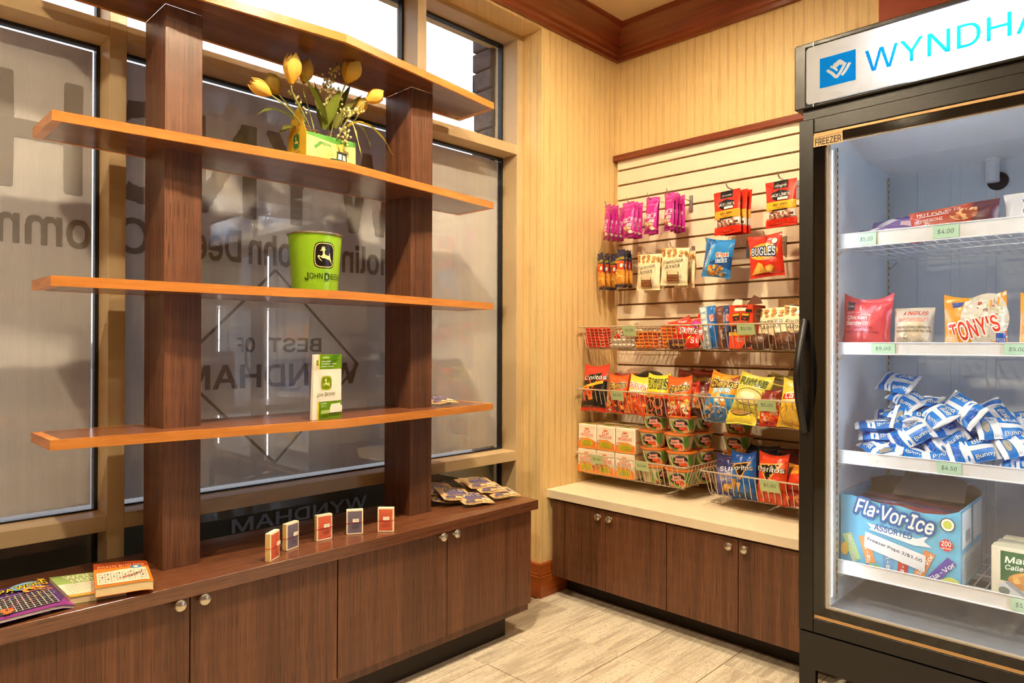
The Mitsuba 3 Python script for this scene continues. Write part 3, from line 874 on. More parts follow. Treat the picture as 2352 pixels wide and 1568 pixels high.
# ================================================================== PACKAGES: builders
def pouch(W, H, T, seed, base, art=None, nu=20, nv=26, seal=0.06, low=0.35, crinkle=0.0022, narrow=0.05, ear=0.0, edge=0.011, top_col=None, mat='mat_foil', back=None):
    """a filled pillow bag facing local +z, bottom seal at y = 0: ply dicts {name: shape}; base is a colour or fn(u, v) -> colours"""
    r = np.random.default_rng(seed)
    ph = r.uniform(0, 6.28, 6)

    def zprof(u, v):
        vv = np.clip((v - seal) / (1 - 2 * seal), 0, 1)
        b = np.clip(4 * vv * (1 - vv), 0, 1) ** 0.55 * (1 + low * (0.5 - vv))
        a = np.clip(1 - np.abs(2 * u - 1) ** 2.6, 0, 1) ** 0.75
        return a, b, vv

    def wr(u, v, s):
        # creases that run in from the seals and soft dents
        a, b, vv = zprof(u, v)
        fan = np.sin(u * 34 + ph[0] + 3 * np.sin(u * 7 + ph[1])) * np.exp(-np.minimum(vv, 1 - vv) * 9)
        n = meshkit.fbm(np.stack([u * 4.0 + s * 9.1 + ph[2], v * 4.0 * H / W, np.full_like(u, seed * 1.37 + s)], -1), 3, seed) - 0.5
        return crinkle * (1.3 * fan + 3.4 * n) * np.clip(a * 1.5, 0, 1) * np.clip(b * 2.2, 0, 1)

    def pos(u, v, off, s=1):
        u, v = np.asarray(u, float), np.asarray(v, float)
        a, b, vv = zprof(u, v)
        z = s * (T / 2 * a * b + wr(u, v, s) + off)
        z = z + 0.0022 * np.sin(u * 9 + ph[3]) * (b < 1e-6)
        x = (u - 0.5) * W * (1 - narrow * np.sin(np.pi * np.clip(v, 0, 1)))
        y = v * H + ear * H * (np.abs(2 * u - 1) ** 2.2 * np.clip((v - 0.8) / 0.2, 0, 1) - np.abs(2 * u - 1) ** 2.2 * np.clip((0.2 - v) / 0.2, 0, 1) * 0.5)
        return np.column_stack([x, y, z])

    us = np.linspace(0, 1, nu)
    vs = np.unique(np.concatenate([[0, seal * 0.5, seal], np.linspace(seal, 1 - seal, nv), [1 - seal * 0.5, 1]]))
    U, V = np.meshgrid(us, vs); U, V = U.ravel(), V.ravel()
    nvv = len(vs)
    i, j = np.meshgrid(np.arange(nu - 1), np.arange(nvv - 1)); i, j = i.ravel(), j.ravel()
    q = np.stack([j * nu + i, j * nu + i + 1, (j + 1) * nu + i + 1, (j + 1) * nu + i], 1)
    ff = np.vstack([q[:, [0, 1, 2]], q[:, [0, 2, 3]]])
    A, B = pos(U, V, 0.0, 1), pos(U, V, 0.0, -1)
    B[:, 2] = np.minimum(B[:, 2], A[:, 2] - 0.0004)
    vert = np.vstack([A, B]); fac = np.vstack([ff, ff[:, ::-1] + len(A)])
    bf = base if callable(base) else (lambda u, v: np.tile(base, (len(u), 1)))
    ca = np.asarray(bf(U, V), float)
    cb = np.tile(back, (len(U), 1)) if back is not None else ca
    out = {'bag': mikit.ply((vert, fac), mat, True, color=np.vstack([ca, cb]))}
    if art:
        m, c = art_mesh(art, lambda u, v, o: pos(u, v, o, 1), W, H, edge)
        out['print'] = mikit.ply(m, mat, False, color=c)
    return out


def carton(W, H, D, front, art=None, side=None, side_art=None, top=None, b=0.0015, mat='mat_paper', edge=0):
    """a box facing local +z (0 <= z <= D behind the front at z = 0): ply dicts"""
    m = box(-W / 2, W / 2, 0, H, -D, 0, b)
    m = trimesh.Trimesh(*presplit(m, 20), process=False)
    n = m.vertex_normals
    col = np.tile(front, (len(m.vertices), 1)).astype(float)
    if side is not None:
        col[np.abs(n[:, 0]) > 0.8] = side
    if top is not None:
        col[n[:, 1] > 0.8] = top
    out = {'carton': mikit.ply(m, mat, True, color=col)}
    if art:
        mm, c = art_mesh(art, flat_pos((-W / 2, 0, 0), (W, 0, 0), (0, H, 0)), W, H, edge, off0=0.0004, step=0.0001)
        out['print'] = mikit.ply(mm, mat, False, color=c)
    if side_art:
        mm, c = art_mesh(side_art, flat_pos((W / 2, 0, 0), (0, 0, -D), (0, H, 0)), D, H, edge, off0=0.0004, step=0.0001)
        out['side_print'] = mikit.ply(mm, mat, False, color=c)
    return out


def place(name, label, cat_, parts, M, group=None):
    t = thing(name, label, cat_, group)
    for k, s in parts.items():
        put(k, s, t, M=M)
    return t


def vband(*stops):
    """colour by height: (v, colour) with sharp changes"""
    def fn(u, v):
        out = np.tile(stops[0][1], (len(u), 1)).astype(float)
        for vv, c in stops[1:]:
            out[v >= vv] = c
        return out
    return fn


WHT, BLK = C(240, 238, 230), C(24, 20, 18)
# ------------------------------------------------------------------ things on the hooks of the slatwall
hook_m = None


def hook(x, z, ly=0.235, label=''):
    """a chrome peg hooked into a slot: plate, arm, turned-up tip"""
    h = thing('peg_hook', label, 'hook', 'chrome peg hooks on the slatwall')
    obj('plate', box(x - 0.011, x + 0.011, -0.0245, -0.0205, z - 0.058, z + 0.030, 0.0015), 'mat_chrome', h)
    obj('arm', tube([(x, -0.024, z), (x, -0.06, z + 0.001), (x, -ly + 0.012, z + 0.002), (x, -ly, z + 0.006), (x - 0.001, -ly - 0.011, z + 0.027)], 0.0029, 8), 'mat_chrome', h, smooth=True)
    return h


MAG, MAGD = C(186, 40, 140), C(140, 24, 104)
nutart = [('r', C(200, 70, 160), 0, .94, 1, 1), ('blobs', None, (0.08, .12, .92, .34), 34, .085, [C(206, 150, 60), C(232, 196, 96), C(120, 84, 36), C(150, 128, 40), C(236, 220, 160)], 3), ('r', MAGD, 0, .0, 1, .10),
          ('t', C(245, 230, 240), "Kar's", .52, .50, .86, .13, {'shear': .25, 'rot': 8}), ('r', C(245, 230, 240), .10, .415, .88, .43), ('r', C(228, 190, 214), .45, .30, .86, .39), ('r', C(228, 190, 214), .45, .235, .80, .285), ('r', C(240, 232, 236), .62, .10, .84, .19), ('n', C(240, 200, 228), 'KETTLE COOKED', .5, .78, .7, .03)]
nut = pouch(0.074, 0.188, 0.026, 5, lambda u, v: np.where((v > .92)[:, None], np.array(C(206, 84, 168)), np.array(MAG)), nutart, nu=10, nv=16, seal=.07, crinkle=.0016, edge=.012)
PL1, PL2 = C(34, 36, 66), C(232, 156, 48)
plart = [('r', C(210, 72, 36), .30, .44, .95, .70), ('blobs', None, (0.06, .10, .94, .46), 40, .11, [C(226, 150, 48), C(240, 190, 90), C(206, 120, 32), C(244, 214, 140)], 8), ('t', C(236, 214, 70), 'PLANTERS', .5, .755, .88, .07, {'rot': 8}), ('r', C(214, 80, 40), .06, .63, .70, .70), ('e', C(236, 230, 220), .78, .57, .13, .055), ('t', C(244, 200, 90), 'PEANUTS', .40, .665, .55, .035)]
plp = pouch(0.072, 0.200, 0.026, 9, vband((0, PL1), (.09, C(214, 150, 60)), (.42, PL1)), plart, nu=10, nv=16, crinkle=.0016, edge=.012)
AM0, AMC = C(240, 228, 190), C(206, 150, 84)
cook = []
rr_ = np.random.default_rng(4)
for k in range(13):
    cx_, cy_ = (k % 5) * .22 + .06 + rr_.uniform(-.04, .04), .80 + (k // 5) * .07 + rr_.uniform(-.02, .02)
    cook += [('e', AMC, cx_, cy_, .075, .045), ('blobs', None, (cx_ - .05, cy_ - .025, cx_ + .05, cy_ + .025), 4, .016, [C(96, 54, 26)], k)]
amart = cook + [('ring', C(210, 190, 150), .5, .56, .40, .17, .012), ('n', C(56, 34, 22), 'Famous', .50, .635, .74, .10, {'shear': .35, 'rot': 8}), ('n', C(56, 34, 22), 'Amos', .50, .50, .58, .10, {'shear': .35, 'rot': 8}), ('r', C(122, 72, 36), .30, .10, .74, .36), ('r', C(226, 204, 160), .33, .28, .72, .37),
                ('n', C(236, 214, 170), 'CHOCOLATE CHIP', .52, .235, .36, .02), ('n', C(236, 214, 170), 'NET WT 2 OZ', .52, .15, .32, .02), ('e', C(200, 190, 190), .80, .25, .05, .035)]
amos = pouch(0.148, 0.186, 0.042, 12, AM0, amart, seal=.06, crinkle=.0022, back=C(200, 160, 90))
JKR, JKY = C(196, 44, 26), C(222, 160, 48)
jkart = [('r', BLK, .27, .83, .74, 1), ('t', WHT, '100 CALORIES', .5, .89, .42, .035), ('p', BLK, [(.20, .74), (.5, .80), (.80, .74), (.76, .62), (.62, .56), (.5, .60), (.38, .56), (.24, .62)]), ('t', WHT, "JACK LINK'S", .5, .685, .62, .07), ('r', JKY, 0, .38, 1, .55), ('t', C(60, 24, 14), 'BEEF JERKY', .5, .475, .46, .05), ('n', C(120, 60, 20), 'ORIGINAL', .5, .41, .30, .03),
         ('r', BLK, .24, .345, .74, .375), ('r', C(226, 220, 214), .03, .20, .97, .335), ('blobs', None, (.14, .16, .90, .33), 40, .06, [C(126, 70, 52), C(150, 96, 74), C(96, 50, 38), C(172, 122, 100)], 5), ('r', WHT, .42, .575, .76, .63), ('r', C(200, 40, 24), 0, 0, 1, .17), ('n', C(236, 160, 120), 'NET WT 1.2 OZ', .5, .07, .3, .022)]
jerky = pouch(0.142, 0.205, 0.020, 15, vband((0, JKR), (.17, C(205, 190, 180)), (.36, JKY), (.55, JKR)), jkart, seal=.045, crinkle=.0013)
jerky2 = pouch(0.142, 0.205, 0.020, 16, vband((0, JKR), (.17, C(205, 190, 180)), (.36, C(232, 176, 40)), (.55, JKR)), [x if x[0] != 'r' or x[1] != JKY else ('r', C(232, 176, 40), *x[2:]) for x in jkart], seal=.045, crinkle=.0013)
CHX = C(44, 122, 190)
chart = [('p', C(36, 92, 160), [(.28, 0), (.0, .30), (.14, 1), (.42, 1)]), ('p', C(70, 150, 210), [(.1, .05), (.22, .05), (.46, 1), (.34, 1)]), ('t', WHT, 'TRADITIONAL', .21, .52, .80, .085, {'rot': 76}), ('p', C(28, 70, 130), [(.30, .36), (.75, .62), (1, .56), (1, .22), (.75, .30)]), ('blobs', None, (.25, .05, .78, .32), 34, .07, [C(226, 170, 80), C(200, 130, 50), C(240, 206, 130), C(150, 96, 44)], 2),
         ('t', C(206, 74, 40), 'Chex', .70, .61, .40, .13, {'out': [(WHT, .12)], 'rot': 8}), ('t', C(30, 90, 170), 'mix', .70, .46, .34, .11, {'out': [(WHT, .12)], 'rot': 8}), ('n', WHT, 'SNACK MIX', .78, .14, .26, .04)]
chex = pouch(0.160, 0.176, 0.046, 21, CHX, chart, crinkle=.003, ear=.04)
BUG = C(204, 48, 32)
bgart = [('e', C(226, 168, 60), .46, .60, .44, .20), ('t', WHT, 'BUGLES', .46, .61, .74, .20, {'out': [(C(40, 40, 90), .16)], 'rot': -4, 'taper': .12}), ('n', WHT, 'ORIGINAL', .66, .42, .36, .07), ('p', C(232, 176, 70), [(.05, .08), (.30, .36), (.42, .30), (.50, .10)]), ('p', C(240, 196, 96), [(.12, .10), (.32, .34), (.36, .30), (.30, .09)]), ('p', C(226, 164, 60), [(.46, .10), (.50, .24), (.66, .28), (.74, .22), (.66, .09)]),
         ('p', C(244, 204, 110), [(.50, .12), (.54, .22), (.66, .25), (.64, .11)]), ('e', C(236, 226, 214), .80, .83, .09, .075), ('ring', C(180, 60, 50), .80, .83, .09, .075, .012), ('n', C(255, 210, 190), 'NET WT 3 OZ', .74, .08, .28, .025)]
bugles = pouch(0.156, 0.188, 0.046, 23, vband((0, BUG), (.92, C(190, 60, 44))), bgart, crinkle=.0028, ear=.03)

PEGS = {}
for nm, x, z, ly, lab in (('n1', 0.105, 2.022, .245, 'chrome peg hook nearest the window pier, holding purple nut packets'), ('n2', 0.245, 2.022, .245, 'second chrome peg hook from the pier in the purple nut packet row'), ('n3', 0.372, 2.026, .245, 'third chrome peg hook from the pier in the purple nut packet row'), ('n4', 0.487, 2.030, .250, 'fourth chrome peg hook, its plate bare beside the purple packets'),
                          ('p1', 0.058, 1.762, .235, 'chrome peg hook holding navy peanut packets against the pier'), ('p2', 0.170, 1.764, .235, 'chrome peg hook holding navy peanut packets beside the cream cookie bags'), ('a1', 0.345, 1.752, .235, 'chrome peg hook through the first cream cookie bag'), ('a2', 0.500, 1.764, .240, 'chrome peg hook through the second cream cookie bag'),
                          ('c1', 0.700, 1.764, .250, 'chrome peg hook through the blue snack mix bag'), ('b1', 0.978, 1.764, .240, 'chrome peg hook through the red corn snack bag'), ('j1', 0.790, 2.018, .225, 'chrome peg hook through the jerky pouches left of the freezer'), ('j2', 1.045, 2.018, .245, 'chrome peg hook through the jerky pouch cut off by the freezer'),
                          ('e1', 0.800, 1.764, .10, 'empty chrome peg hook between the blue and the red snack bags')):
    hook(x, z, ly, lab)
ORD = ['front', 'second', 'third', 'fourth', 'fifth']
for pg, x, z, n, where in (('n1', .095, 2.034, 4, 'first peg by the pier'), ('n2', .243, 2.030, 3, 'second peg from the pier'), ('n3', .370, 2.034, 2, 'third peg from the pier'), ('n4', .480, 2.040, 4, 'fourth peg from the pier')):
    for k in range(n):
        r_ = np.random.default_rng(int(x * 1000) + k)
        yaw = {'n1': (38, 30, 30, 34), 'n2': (4, 12, 24), 'n3': (2, 22), 'n4': (22, 40, 36, 28)}[pg][k] * 1.0
        yy = -0.232 + 0.036 * k
        place('nut_packet', f'purple foil nut packet, {ORD[k]} on the {where}', 'snack bag', nut, frame((x + r_.uniform(-.006, .006) + .004 * k, yy, z - .188), -yaw * .9, r_.uniform(-3, 3), r_.uniform(-4, 4)), 'purple nut packets on the pegs')
for pg, x, z, n, where in (('p1', .062, 1.778, 3, 'peg by the pier'), ('p2', .178, 1.785, 3, 'peg beside the cookie bags')):
    for k in range(n):
        r_ = np.random.default_rng(int(x * 1000) + k + 50)
        yaw = (24, 30, 16)[k] if pg == 'p1' else (10, 30, 34)[k]
        place('peanut_packet', f'navy and orange peanut packet, {ORD[k]} on the {where}', 'snack bag', plp, frame((x + .006 * k, -0.222 + 0.040 * k, z - .200), -yaw, r_.uniform(-3, 3), r_.uniform(-4, 3)), 'navy peanut packets on the pegs')
for x, y, z, yaw, roll, lab in ((.350, -.214, 1.560, -4, -2.5, 'cream cookie bag, leftmost of the row on the hooks'), (.505, -.222, 1.576, 4, -3, 'cream cookie bag, second of the row on the hooks, its top above the first'), (.512, -.165, 1.566, -34, -4, 'cream cookie bag turned sideways behind the second one on the hook'), (.530, -.110, 1.570, -42, -5, 'cream cookie bag turned sideways at the back of its hook, beside the blue bag'), (.355, -.160, 1.556, -14, 3, 'cream cookie bag hidden behind the leftmost one')):
    place('cookie_bag', lab, 'snack bag', amos, frame((x, y, z), yaw, 0, roll), 'cream cookie bags on the hooks')
place('snack_mix_bag', 'blue snack mix bag with a diagonal band, hanging tilted on its hook', 'snack bag', chex, frame((.728, -.215, 1.603), -6, 0, -9))
place('corn_snack_bag', 'red corn snack bag with a yellow oval, hanging beside the freezer', 'snack bag', bugles, frame((.982, -.215, 1.588), 4, 0, 4))
for k, (x, y, lab) in enumerate(((.786, -.205, 'orange-red jerky pouch, front one on the hook left of the freezer'), (.800, -.175, 'orange-red jerky pouch, second on the hook left of the freezer'), (.808, -.148, 'orange-red jerky pouch, rearmost on the hook left of the freezer'))):
    place('jerky_pouch', lab, 'snack bag', jerky, frame((x, y, 1.804), -5 - 3 * k, 0, (2, -1, -2)[k]), 'jerky pouches on the hooks')
place('jerky_pouch', 'jerky pouch with a brighter yellow band, cut off by the freezer edge', 'snack bag', jerky2, frame((1.048, -.222, 1.806), -2, 0, 1), 'jerky pouches on the hooks')

# ------------------------------------------------------------------ wire baskets
RIMR, WR = 0.0038, 0.0021


def basket(x0, x1, yf, z0, z1, label, tags=()):
    """a wire basket on the slatwall: sloping front and ends, wires of its own down the front, along the bottom and up the back"""
    b = thing('wire_basket', label, 'basket', 'wire baskets on the slatwall')
    yb, s = -0.028, 0.040
    rim = [(x0, yb, z1), (x0, yf, z1), (x1, yf, z1), (x1, yb, z1)]
    obj('rim', tube(np.array([rim[0], rim[1] + np.array([0, .02, 0]), rim[1] + np.array([.006, .006, 0]), rim[1] + np.array([.02, 0, 0]), rim[2] + np.array([-.02, 0, 0]), rim[2] + np.array([-.006, .006, 0]), rim[2] + np.array([0, .02, 0]), rim[3]]), RIMR, 8), 'mat_wire', b, smooth=True)
    obj('back_wire', tube([rim[0], rim[3]], RIMR, 8), 'mat_wire', b, smooth=True)
    h = z1 - z0
    n = max(2, int(round((x1 - x0) / 0.0292)))
    U = [(0, yf + .003, z1), (0, yf + s * .85, z0 + .012), (0, yf + s + .008, z0), (0, -0.045, z0), (0, -0.036, z0 + .008), (0, -0.031, z1)]
    sh = shape(tube(U, WR, 6), 'mat_wire', True)
    for k in range(1, n):
        x = x0 + s * .6 + (x1 - x0 - s * 1.2) * k / n
        put('wire', sh, b, M=at_M((x, 0, 0)))
    nn = 12
    Ls = [(x0 + .003, 0, z1), (x0 + s * .85, 0, z0 + .012), (x0 + s + .008, 0, z0)]
    Rs = [(x1 - .003, 0, z1), (x1 - s * .85, 0, z0 + .012), (x1 - s - .008, 0, z0)]
    for k in range(1, nn):
        y = yf + .01 + (yb - yf - .02) * k / nn
        put('end_wire', SHC.setdefault(('L', x0, z0), shape(tube(Ls, WR, 6), 'mat_wire', True)), b, M=at_M((0, y, 0)))
        put('end_wire', SHC.setdefault(('R', x1, z0), shape(tube(Rs, WR, 6), 'mat_wire', True)), b, M=at_M((0, y, 0)))
    for y in (yf + s + .02, (yf + yb) / 2, -0.06):
        obj('cross_wire', tube([(x0 + s, y, z0 - .003), (x1 - s, y, z0 - .003)], WR * 1.3, 6), 'mat_wire', b, smooth=True)
    obj('hanger', box(x0 + .12, x0 + .14, -0.030, -0.0205, z1 - .06, z1 + .028, .001), 'mat_wire', b)
    obj('hanger', box(x1 - .14, x1 - .12, -0.030, -0.0205, z1 - .06, z1 + .028, .001), 'mat_wire', b)
    for (x, w, hh, txt_) in tags:
        th = math.atan2(s, h)
        pos = flat_pos((x - w / 2, yf - .0055, z1 + .002), (w, 0, 0), (0, hh * math.sin(th) * .9, -hh * math.cos(th)))
        fl = lambda u, v, off, pos=pos: pos(u, 1 - v, -np.asarray(off))
        add_art([('r', C(178, 196, 146), 0, 0, 1, 1), ('n', C(70, 76, 58), txt_, .5, .55, .62, .34)], fl, w, hh, b, name='price_tag', edge=0, label=f'pale green price tag reading {txt_}')
    return b


SHC = {}
B1, B2, B3 = (1.258, 1.371), (0.930, 1.045), (0.600, 0.708)
basket(.020, .690, -.385, *B1, 'top wire basket next to the pier, full of candy bars', [(.350, .078, .052, '$3.00')])
basket(.700, 1.352, -.385, *B1, 'top wire basket beside the freezer, holding a box and cookie bags', [(.960, .080, .052, '$3.00')])
basket(.020, .690, -.405, *B2, 'middle wire basket next to the pier, full of spicy chip bags', [(.292, .078, .050, '$3.00')])
basket(.712, 1.352, -.405, *B2, 'middle wire basket beside the freezer, full of yellow chip bags', [(1.062, .080, .052, '$3.00')])
basket(.012, .682, -.405, *B3, 'lowest wire basket next to the pier, with noodle cups and bowls', [(.166, .078, .050, '$2.00'), (.440, .078, .050, '$4.00')])
basket(.745, 1.352, -.405, *B3, 'lowest wire basket beside the freezer, with blue and orange chip bags', [(1.075, .084, .056, '$3.00')])

# ------------------------------------------------------------------ things in the baskets
def span(px0, px1, py0, py1, y):
    a, b = at(px0, py1, 'y', y), at(px1, py1, 'y', y)
    c = at((px0 + px1) / 2, py0, 'y', y)
    d = at((px0 + px1) / 2, py1, 'y', y)
    return a[0], b[0], d[2], c[2]


def stand(name, label, parts_fn, px, py, y, zb, yaw=0, pitch=0, roll=0, group=None, cat_='snack bag', H=None):
    """stands a bag on a basket floor: its width from the photograph at depth y, its height unless given"""
    x0, x1, z0, z1 = span(px[0], px[1], py[0], py[1], y)
    W, Hh = x1 - x0, (H or (z1 - zb))
    return place(name, label, cat_, parts_fn(W, Hh), frame(((x0 + x1) / 2, y, zb), yaw, pitch, roll), group)


def bar_pack(W, H, D, col, art=None, seed=0):
    """flow-wrapped bar lying along x: a flat pillow with crimped ends; faces +z, y is its height"""
    n = 12
    us = np.linspace(0, 1, n); m = 10
    ang = np.linspace(0, 2 * np.pi, m, endpoint=False)
    V = []
    for u in us:
        e = np.clip(min(u, 1 - u) / 0.10, 0, 1) ** 0.6
        for a in ang:
            ca, sa = math.cos(a), math.sin(a)
            y = H / 2 * np.sign(sa) * abs(sa) ** 0.6 * (0.15 + 0.85 * e) + H / 2
            z = D / 2 * np.sign(ca) * abs(ca) ** 0.6 * (0.55 + 0.45 * e) - D / 2
            V.append(((u - .5) * W, y, z))
    F_ = [(i * m + k, i * m + (k + 1) % m, (i + 1) * m + (k + 1) % m) for i in range(n - 1) for k in range(m)] + [(i * m + k, (i + 1) * m + (k + 1) % m, (i + 1) * m + k) for i in range(n - 1) for k in range(m)]
    V = np.array(V); c0, c1 = len(V), len(V) + 1
    V = np.vstack([V, V[:m].mean(0), V[-m:].mean(0)])
    F_ += [(c0, (k + 1) % m, k) for k in range(m)] + [(c1, (n - 1) * m + k, (n - 1) * m + (k + 1) % m) for k in range(m)]
    out = {'wrapper': mikit.ply((V, np.array(F_)), 'mat_foil', True, color=np.tile(col, (len(V), 1)))}
    if art:
        pos = lambda u, v, off: np.column_stack([(u - .5) * W, v * H, 0.0004 + np.asarray(off) * np.ones_like(u) - D * .03 - D * .35 * np.abs(2 * v - 1) ** 3 - D * .25 * np.clip((np.abs(2 * u - 1) - .8) / .2, 0, 1)])
        mm, c = art_mesh(art, pos, W, H, .012)
        out['print'] = mikit.ply(mm, 'mat_foil', False, color=c)
    return out


Z1 = 1.262
RED, ORG, SIL = C(196, 44, 28), C(226, 106, 30), C(196, 184, 168)
GB = 'candy bars in the top basket'
# seven red wafer bars stacked flat
x0, x1, _, _ = span(1341, 1397, 766, 798, -.345)
kk = bar_pack(x1 - x0, .0150, .042, RED, [('r', C(84, 36, 24), .28, .15, .52, .85), ('r', C(230, 190, 170), .70, .3, .86, .5)])
for k in range(7):
    place('wafer_bar', f'red wafer bar with a dark band, {["bottom", "second lowest", "third lowest", "middle", "third highest", "second highest", "top"][k]} of the stack against the pier', 'candy bar', kk, frame(((x0 + x1) / 2 + .003 * math.sin(k * 3), -.345 + .002 * math.cos(k * 5), Z1 + k * .0152), math.sin(k * 2) * 2), GB)
x0, x1, _, _ = span(1398, 1455, 776, 799, -.345)
sv = bar_pack(x1 - x0, .024, .040, SIL, [('r', C(150, 138, 124), .08, .35, .92, .6)])
place('silver_bar', 'silver wrapped chocolate bar lying on the basket floor', 'candy bar', sv, frame(((x0 + x1) / 2, -.345, Z1)), GB)
place('silver_bar', 'silver wrapped chocolate bar lying on the other silver one', 'candy bar', sv, frame(((x0 + x1) / 2 + .004, -.343, Z1 + .0245), 1), GB)
hb = bar_pack(.150, .050, .022, C(206, 190, 168), [('r', C(84, 54, 38), .06, .55, .94, .95), ('t', C(74, 46, 32), "HERSHEY'S", .5, .30, .84, .40, {'shear': .2})])
place('chocolate_bar', 'brown and silver chocolate bar tilted on top of the silver ones', 'candy bar', hb, frame((.318, -.335, Z1 + .052), -3, 26, 2), GB)
place('red_packet', 'red candy packet behind the tilted brown and silver chocolate bar', 'candy bar', bar_pack(.17, .03, .05, C(206, 30, 30)), frame((.27, -.285, Z1 + .045), 6, 10, 0), GB)
x0, x1, _, _ = span(1456, 1507, 769, 799, -.345)
rs = bar_pack(x1 - x0, .0165, .050, ORG, [('r', C(110, 44, 30), .42, .2, .80, .8), ('t', C(240, 200, 60), 'REESES', .22, .5, .30, .5)])
for k in range(5):
    place('peanut_cup_pack', f'orange peanut cup pack, {["lowest", "second lowest", "middle", "second highest", "topmost"][k]} in the front stack', 'candy bar', rs, frame(((x0 + x1) / 2 + .002 * math.sin(k * 4), -.345, Z1 + k * .0168), math.sin(k * 3) * 1.5), GB)
x0, x1, _, _ = span(1478, 1512, 750, 799, -.29)
rs2 = bar_pack(.13, .0165, .05, ORG, [('r', C(110, 44, 30), .30, .2, .80, .8)])
for k in range(7):
    place('peanut_cup_pack', f'orange peanut cup pack, {["lowest", "second lowest", "third lowest", "middle", "third highest", "second highest", "topmost"][k]} in the rear stack', 'candy bar', rs2, frame((.52, -.275, Z1 + k * .0172), 5 + math.sin(k * 3) * 3), GB)
for k, (x, y, z, yaw, rl) in enumerate(((.60, -.25, Z1, 20, 12), (.615, -.20, Z1 + .028, -10, 20), (.58, -.23, Z1 + .060, 35, 8))):
    place('orange_candy_bag', ['loose orange candy pack low behind the yellow candy bag', 'loose orange candy pack propped behind the front packs', 'uppermost loose orange candy pack behind the price tag stack'][k], 'candy bar', pouch(.13, .075, .028, 70 + k, ORG, [('e', C(236, 190, 60), .5, .5, .3, .3)], nu=10, nv=10), frame((x, y, z), yaw, 30, rl), GB)
cb_ = bar_pack(.172, .046, .042, C(74, 40, 40), [('r', C(228, 178, 44), .0, .72, 1, 1), ('r', C(230, 186, 60), 0, 0, .06, 1), ('t', C(230, 176, 60), 'Caramello', .52, .36, .62, .34, {'shear': .2, 'rot': 180})])
place('caramel_bar', 'brown and yellow caramel bar lying upside down at the basket front', 'candy bar', cb_, frame((.655 - .03, -.352, Z1 - .001), 2), GB)
skb = pouch(.165, .082, .030, 81, C(204, 34, 28), [('blobs', None, (.0, .1, .3, .9), 16, .05, [C(236, 206, 60), C(80, 150, 60), C(240, 130, 40), C(120, 60, 140)], 4), ('t', WHT, 'Skittles', .58, .45, .74, .44), ('r', C(240, 190, 60), .7, .72, .9, .82)], nu=14, nv=10)
place('fruit_candy_bag', 'red fruit candy bag with white lettering lying on the caramel bar', 'candy bag', skb, frame((.655 - .005, -.340, Z1 + .046), 0, 24, -3), GB)
for k, (x, y, z, yaw, rl, c, lab) in enumerate(((.545, -.17, Z1 + .05, 30, 20, C(196, 52, 30), 'red gummy bag at the back of the top left basket'), (.60, -.14, Z1 + .06, -10, -15, C(190, 30, 30), 'dark red candy bag against the slatwall behind the yellow-green one'), (.655, -.16, Z1 + .055, 20, 10, C(204, 60, 34), 'orange-red candy bag at the back beside the upright pink pack'), (.610, -.26, Z1 + .02, 0, 6, C(222, 214, 70), 'yellow-green candy bag upright behind the red fruit candy'))):
    place('gummy_bag', lab, 'candy bag', pouch(.115, .105, .030, 90 + k, c, [('e', C(240, 206, 90), .45, .5, .25, .2), ('t', WHT, 'GUMMY', .5, .75, .6, .12)], nu=12, nv=12, ear=.05), frame((x, y, z), yaw, 16, rl), GB)
place('candy_sleeve', 'white and red twisted candy wrapper end sticking up', 'candy bag', pouch(.030, .10, .018, 97, C(236, 170, 160), [('r', C(210, 50, 60), .2, .1, .8, .5)], nu=8, nv=10), frame((.555, -.27, Z1 + .035), 20, 5, -10), GB)
pk = pouch(.056, .110, .030, 99, C(176, 50, 140), [('t', WHT, 'Skittles', .52, .5, .80, .55, {'rot': -82})], nu=10, nv=12)
place('pink_candy_pack', 'upright pink candy pack with white lettering running down it', 'candy bag', pk, frame((.688 - .012, -.330, Z1 + .020), 4, 8, -8), GB)
place('berry_candy_bag', 'red candy bag slumped under the upright pink pack', 'candy bag', pouch(.10, .075, .034, 101, C(206, 44, 28), [('blobs', None, (.05, .3, .5, .9), 10, .07, [C(240, 200, 60), C(110, 160, 60)], 6), ('t', WHT, 'S', .7, .45, .2, .4)], nu=10, nv=10), frame((.690 - .018, -.352, Z1), -14, 20, 8), GB)
# right hand top basket
x0, x1, z0, z1 = span(1607, 1642, 717, 804, -.33)


def sleeve(seed, colA, colB, white, word, word2):
    art = [('r', colB, .46, 0, 1, 1), ('r', colA, 0, 0, .46, 1)] + [('e', white, .24, .12 + .16 * k, .17, .065) for k in range(6)] + [('t', WHT, word, .76, .70, .42, .12, {'rot': -82, 'out': [(C(190, 50, 40), .1)]}), ('t', C(60, 40, 30), word2, .28, .32, .56, .07, {'rot': -75, 'out': [(WHT, .14)]})]
    return pouch(.076, .200, .040, seed, colB, art, nu=12, nv=18, seal=.05)


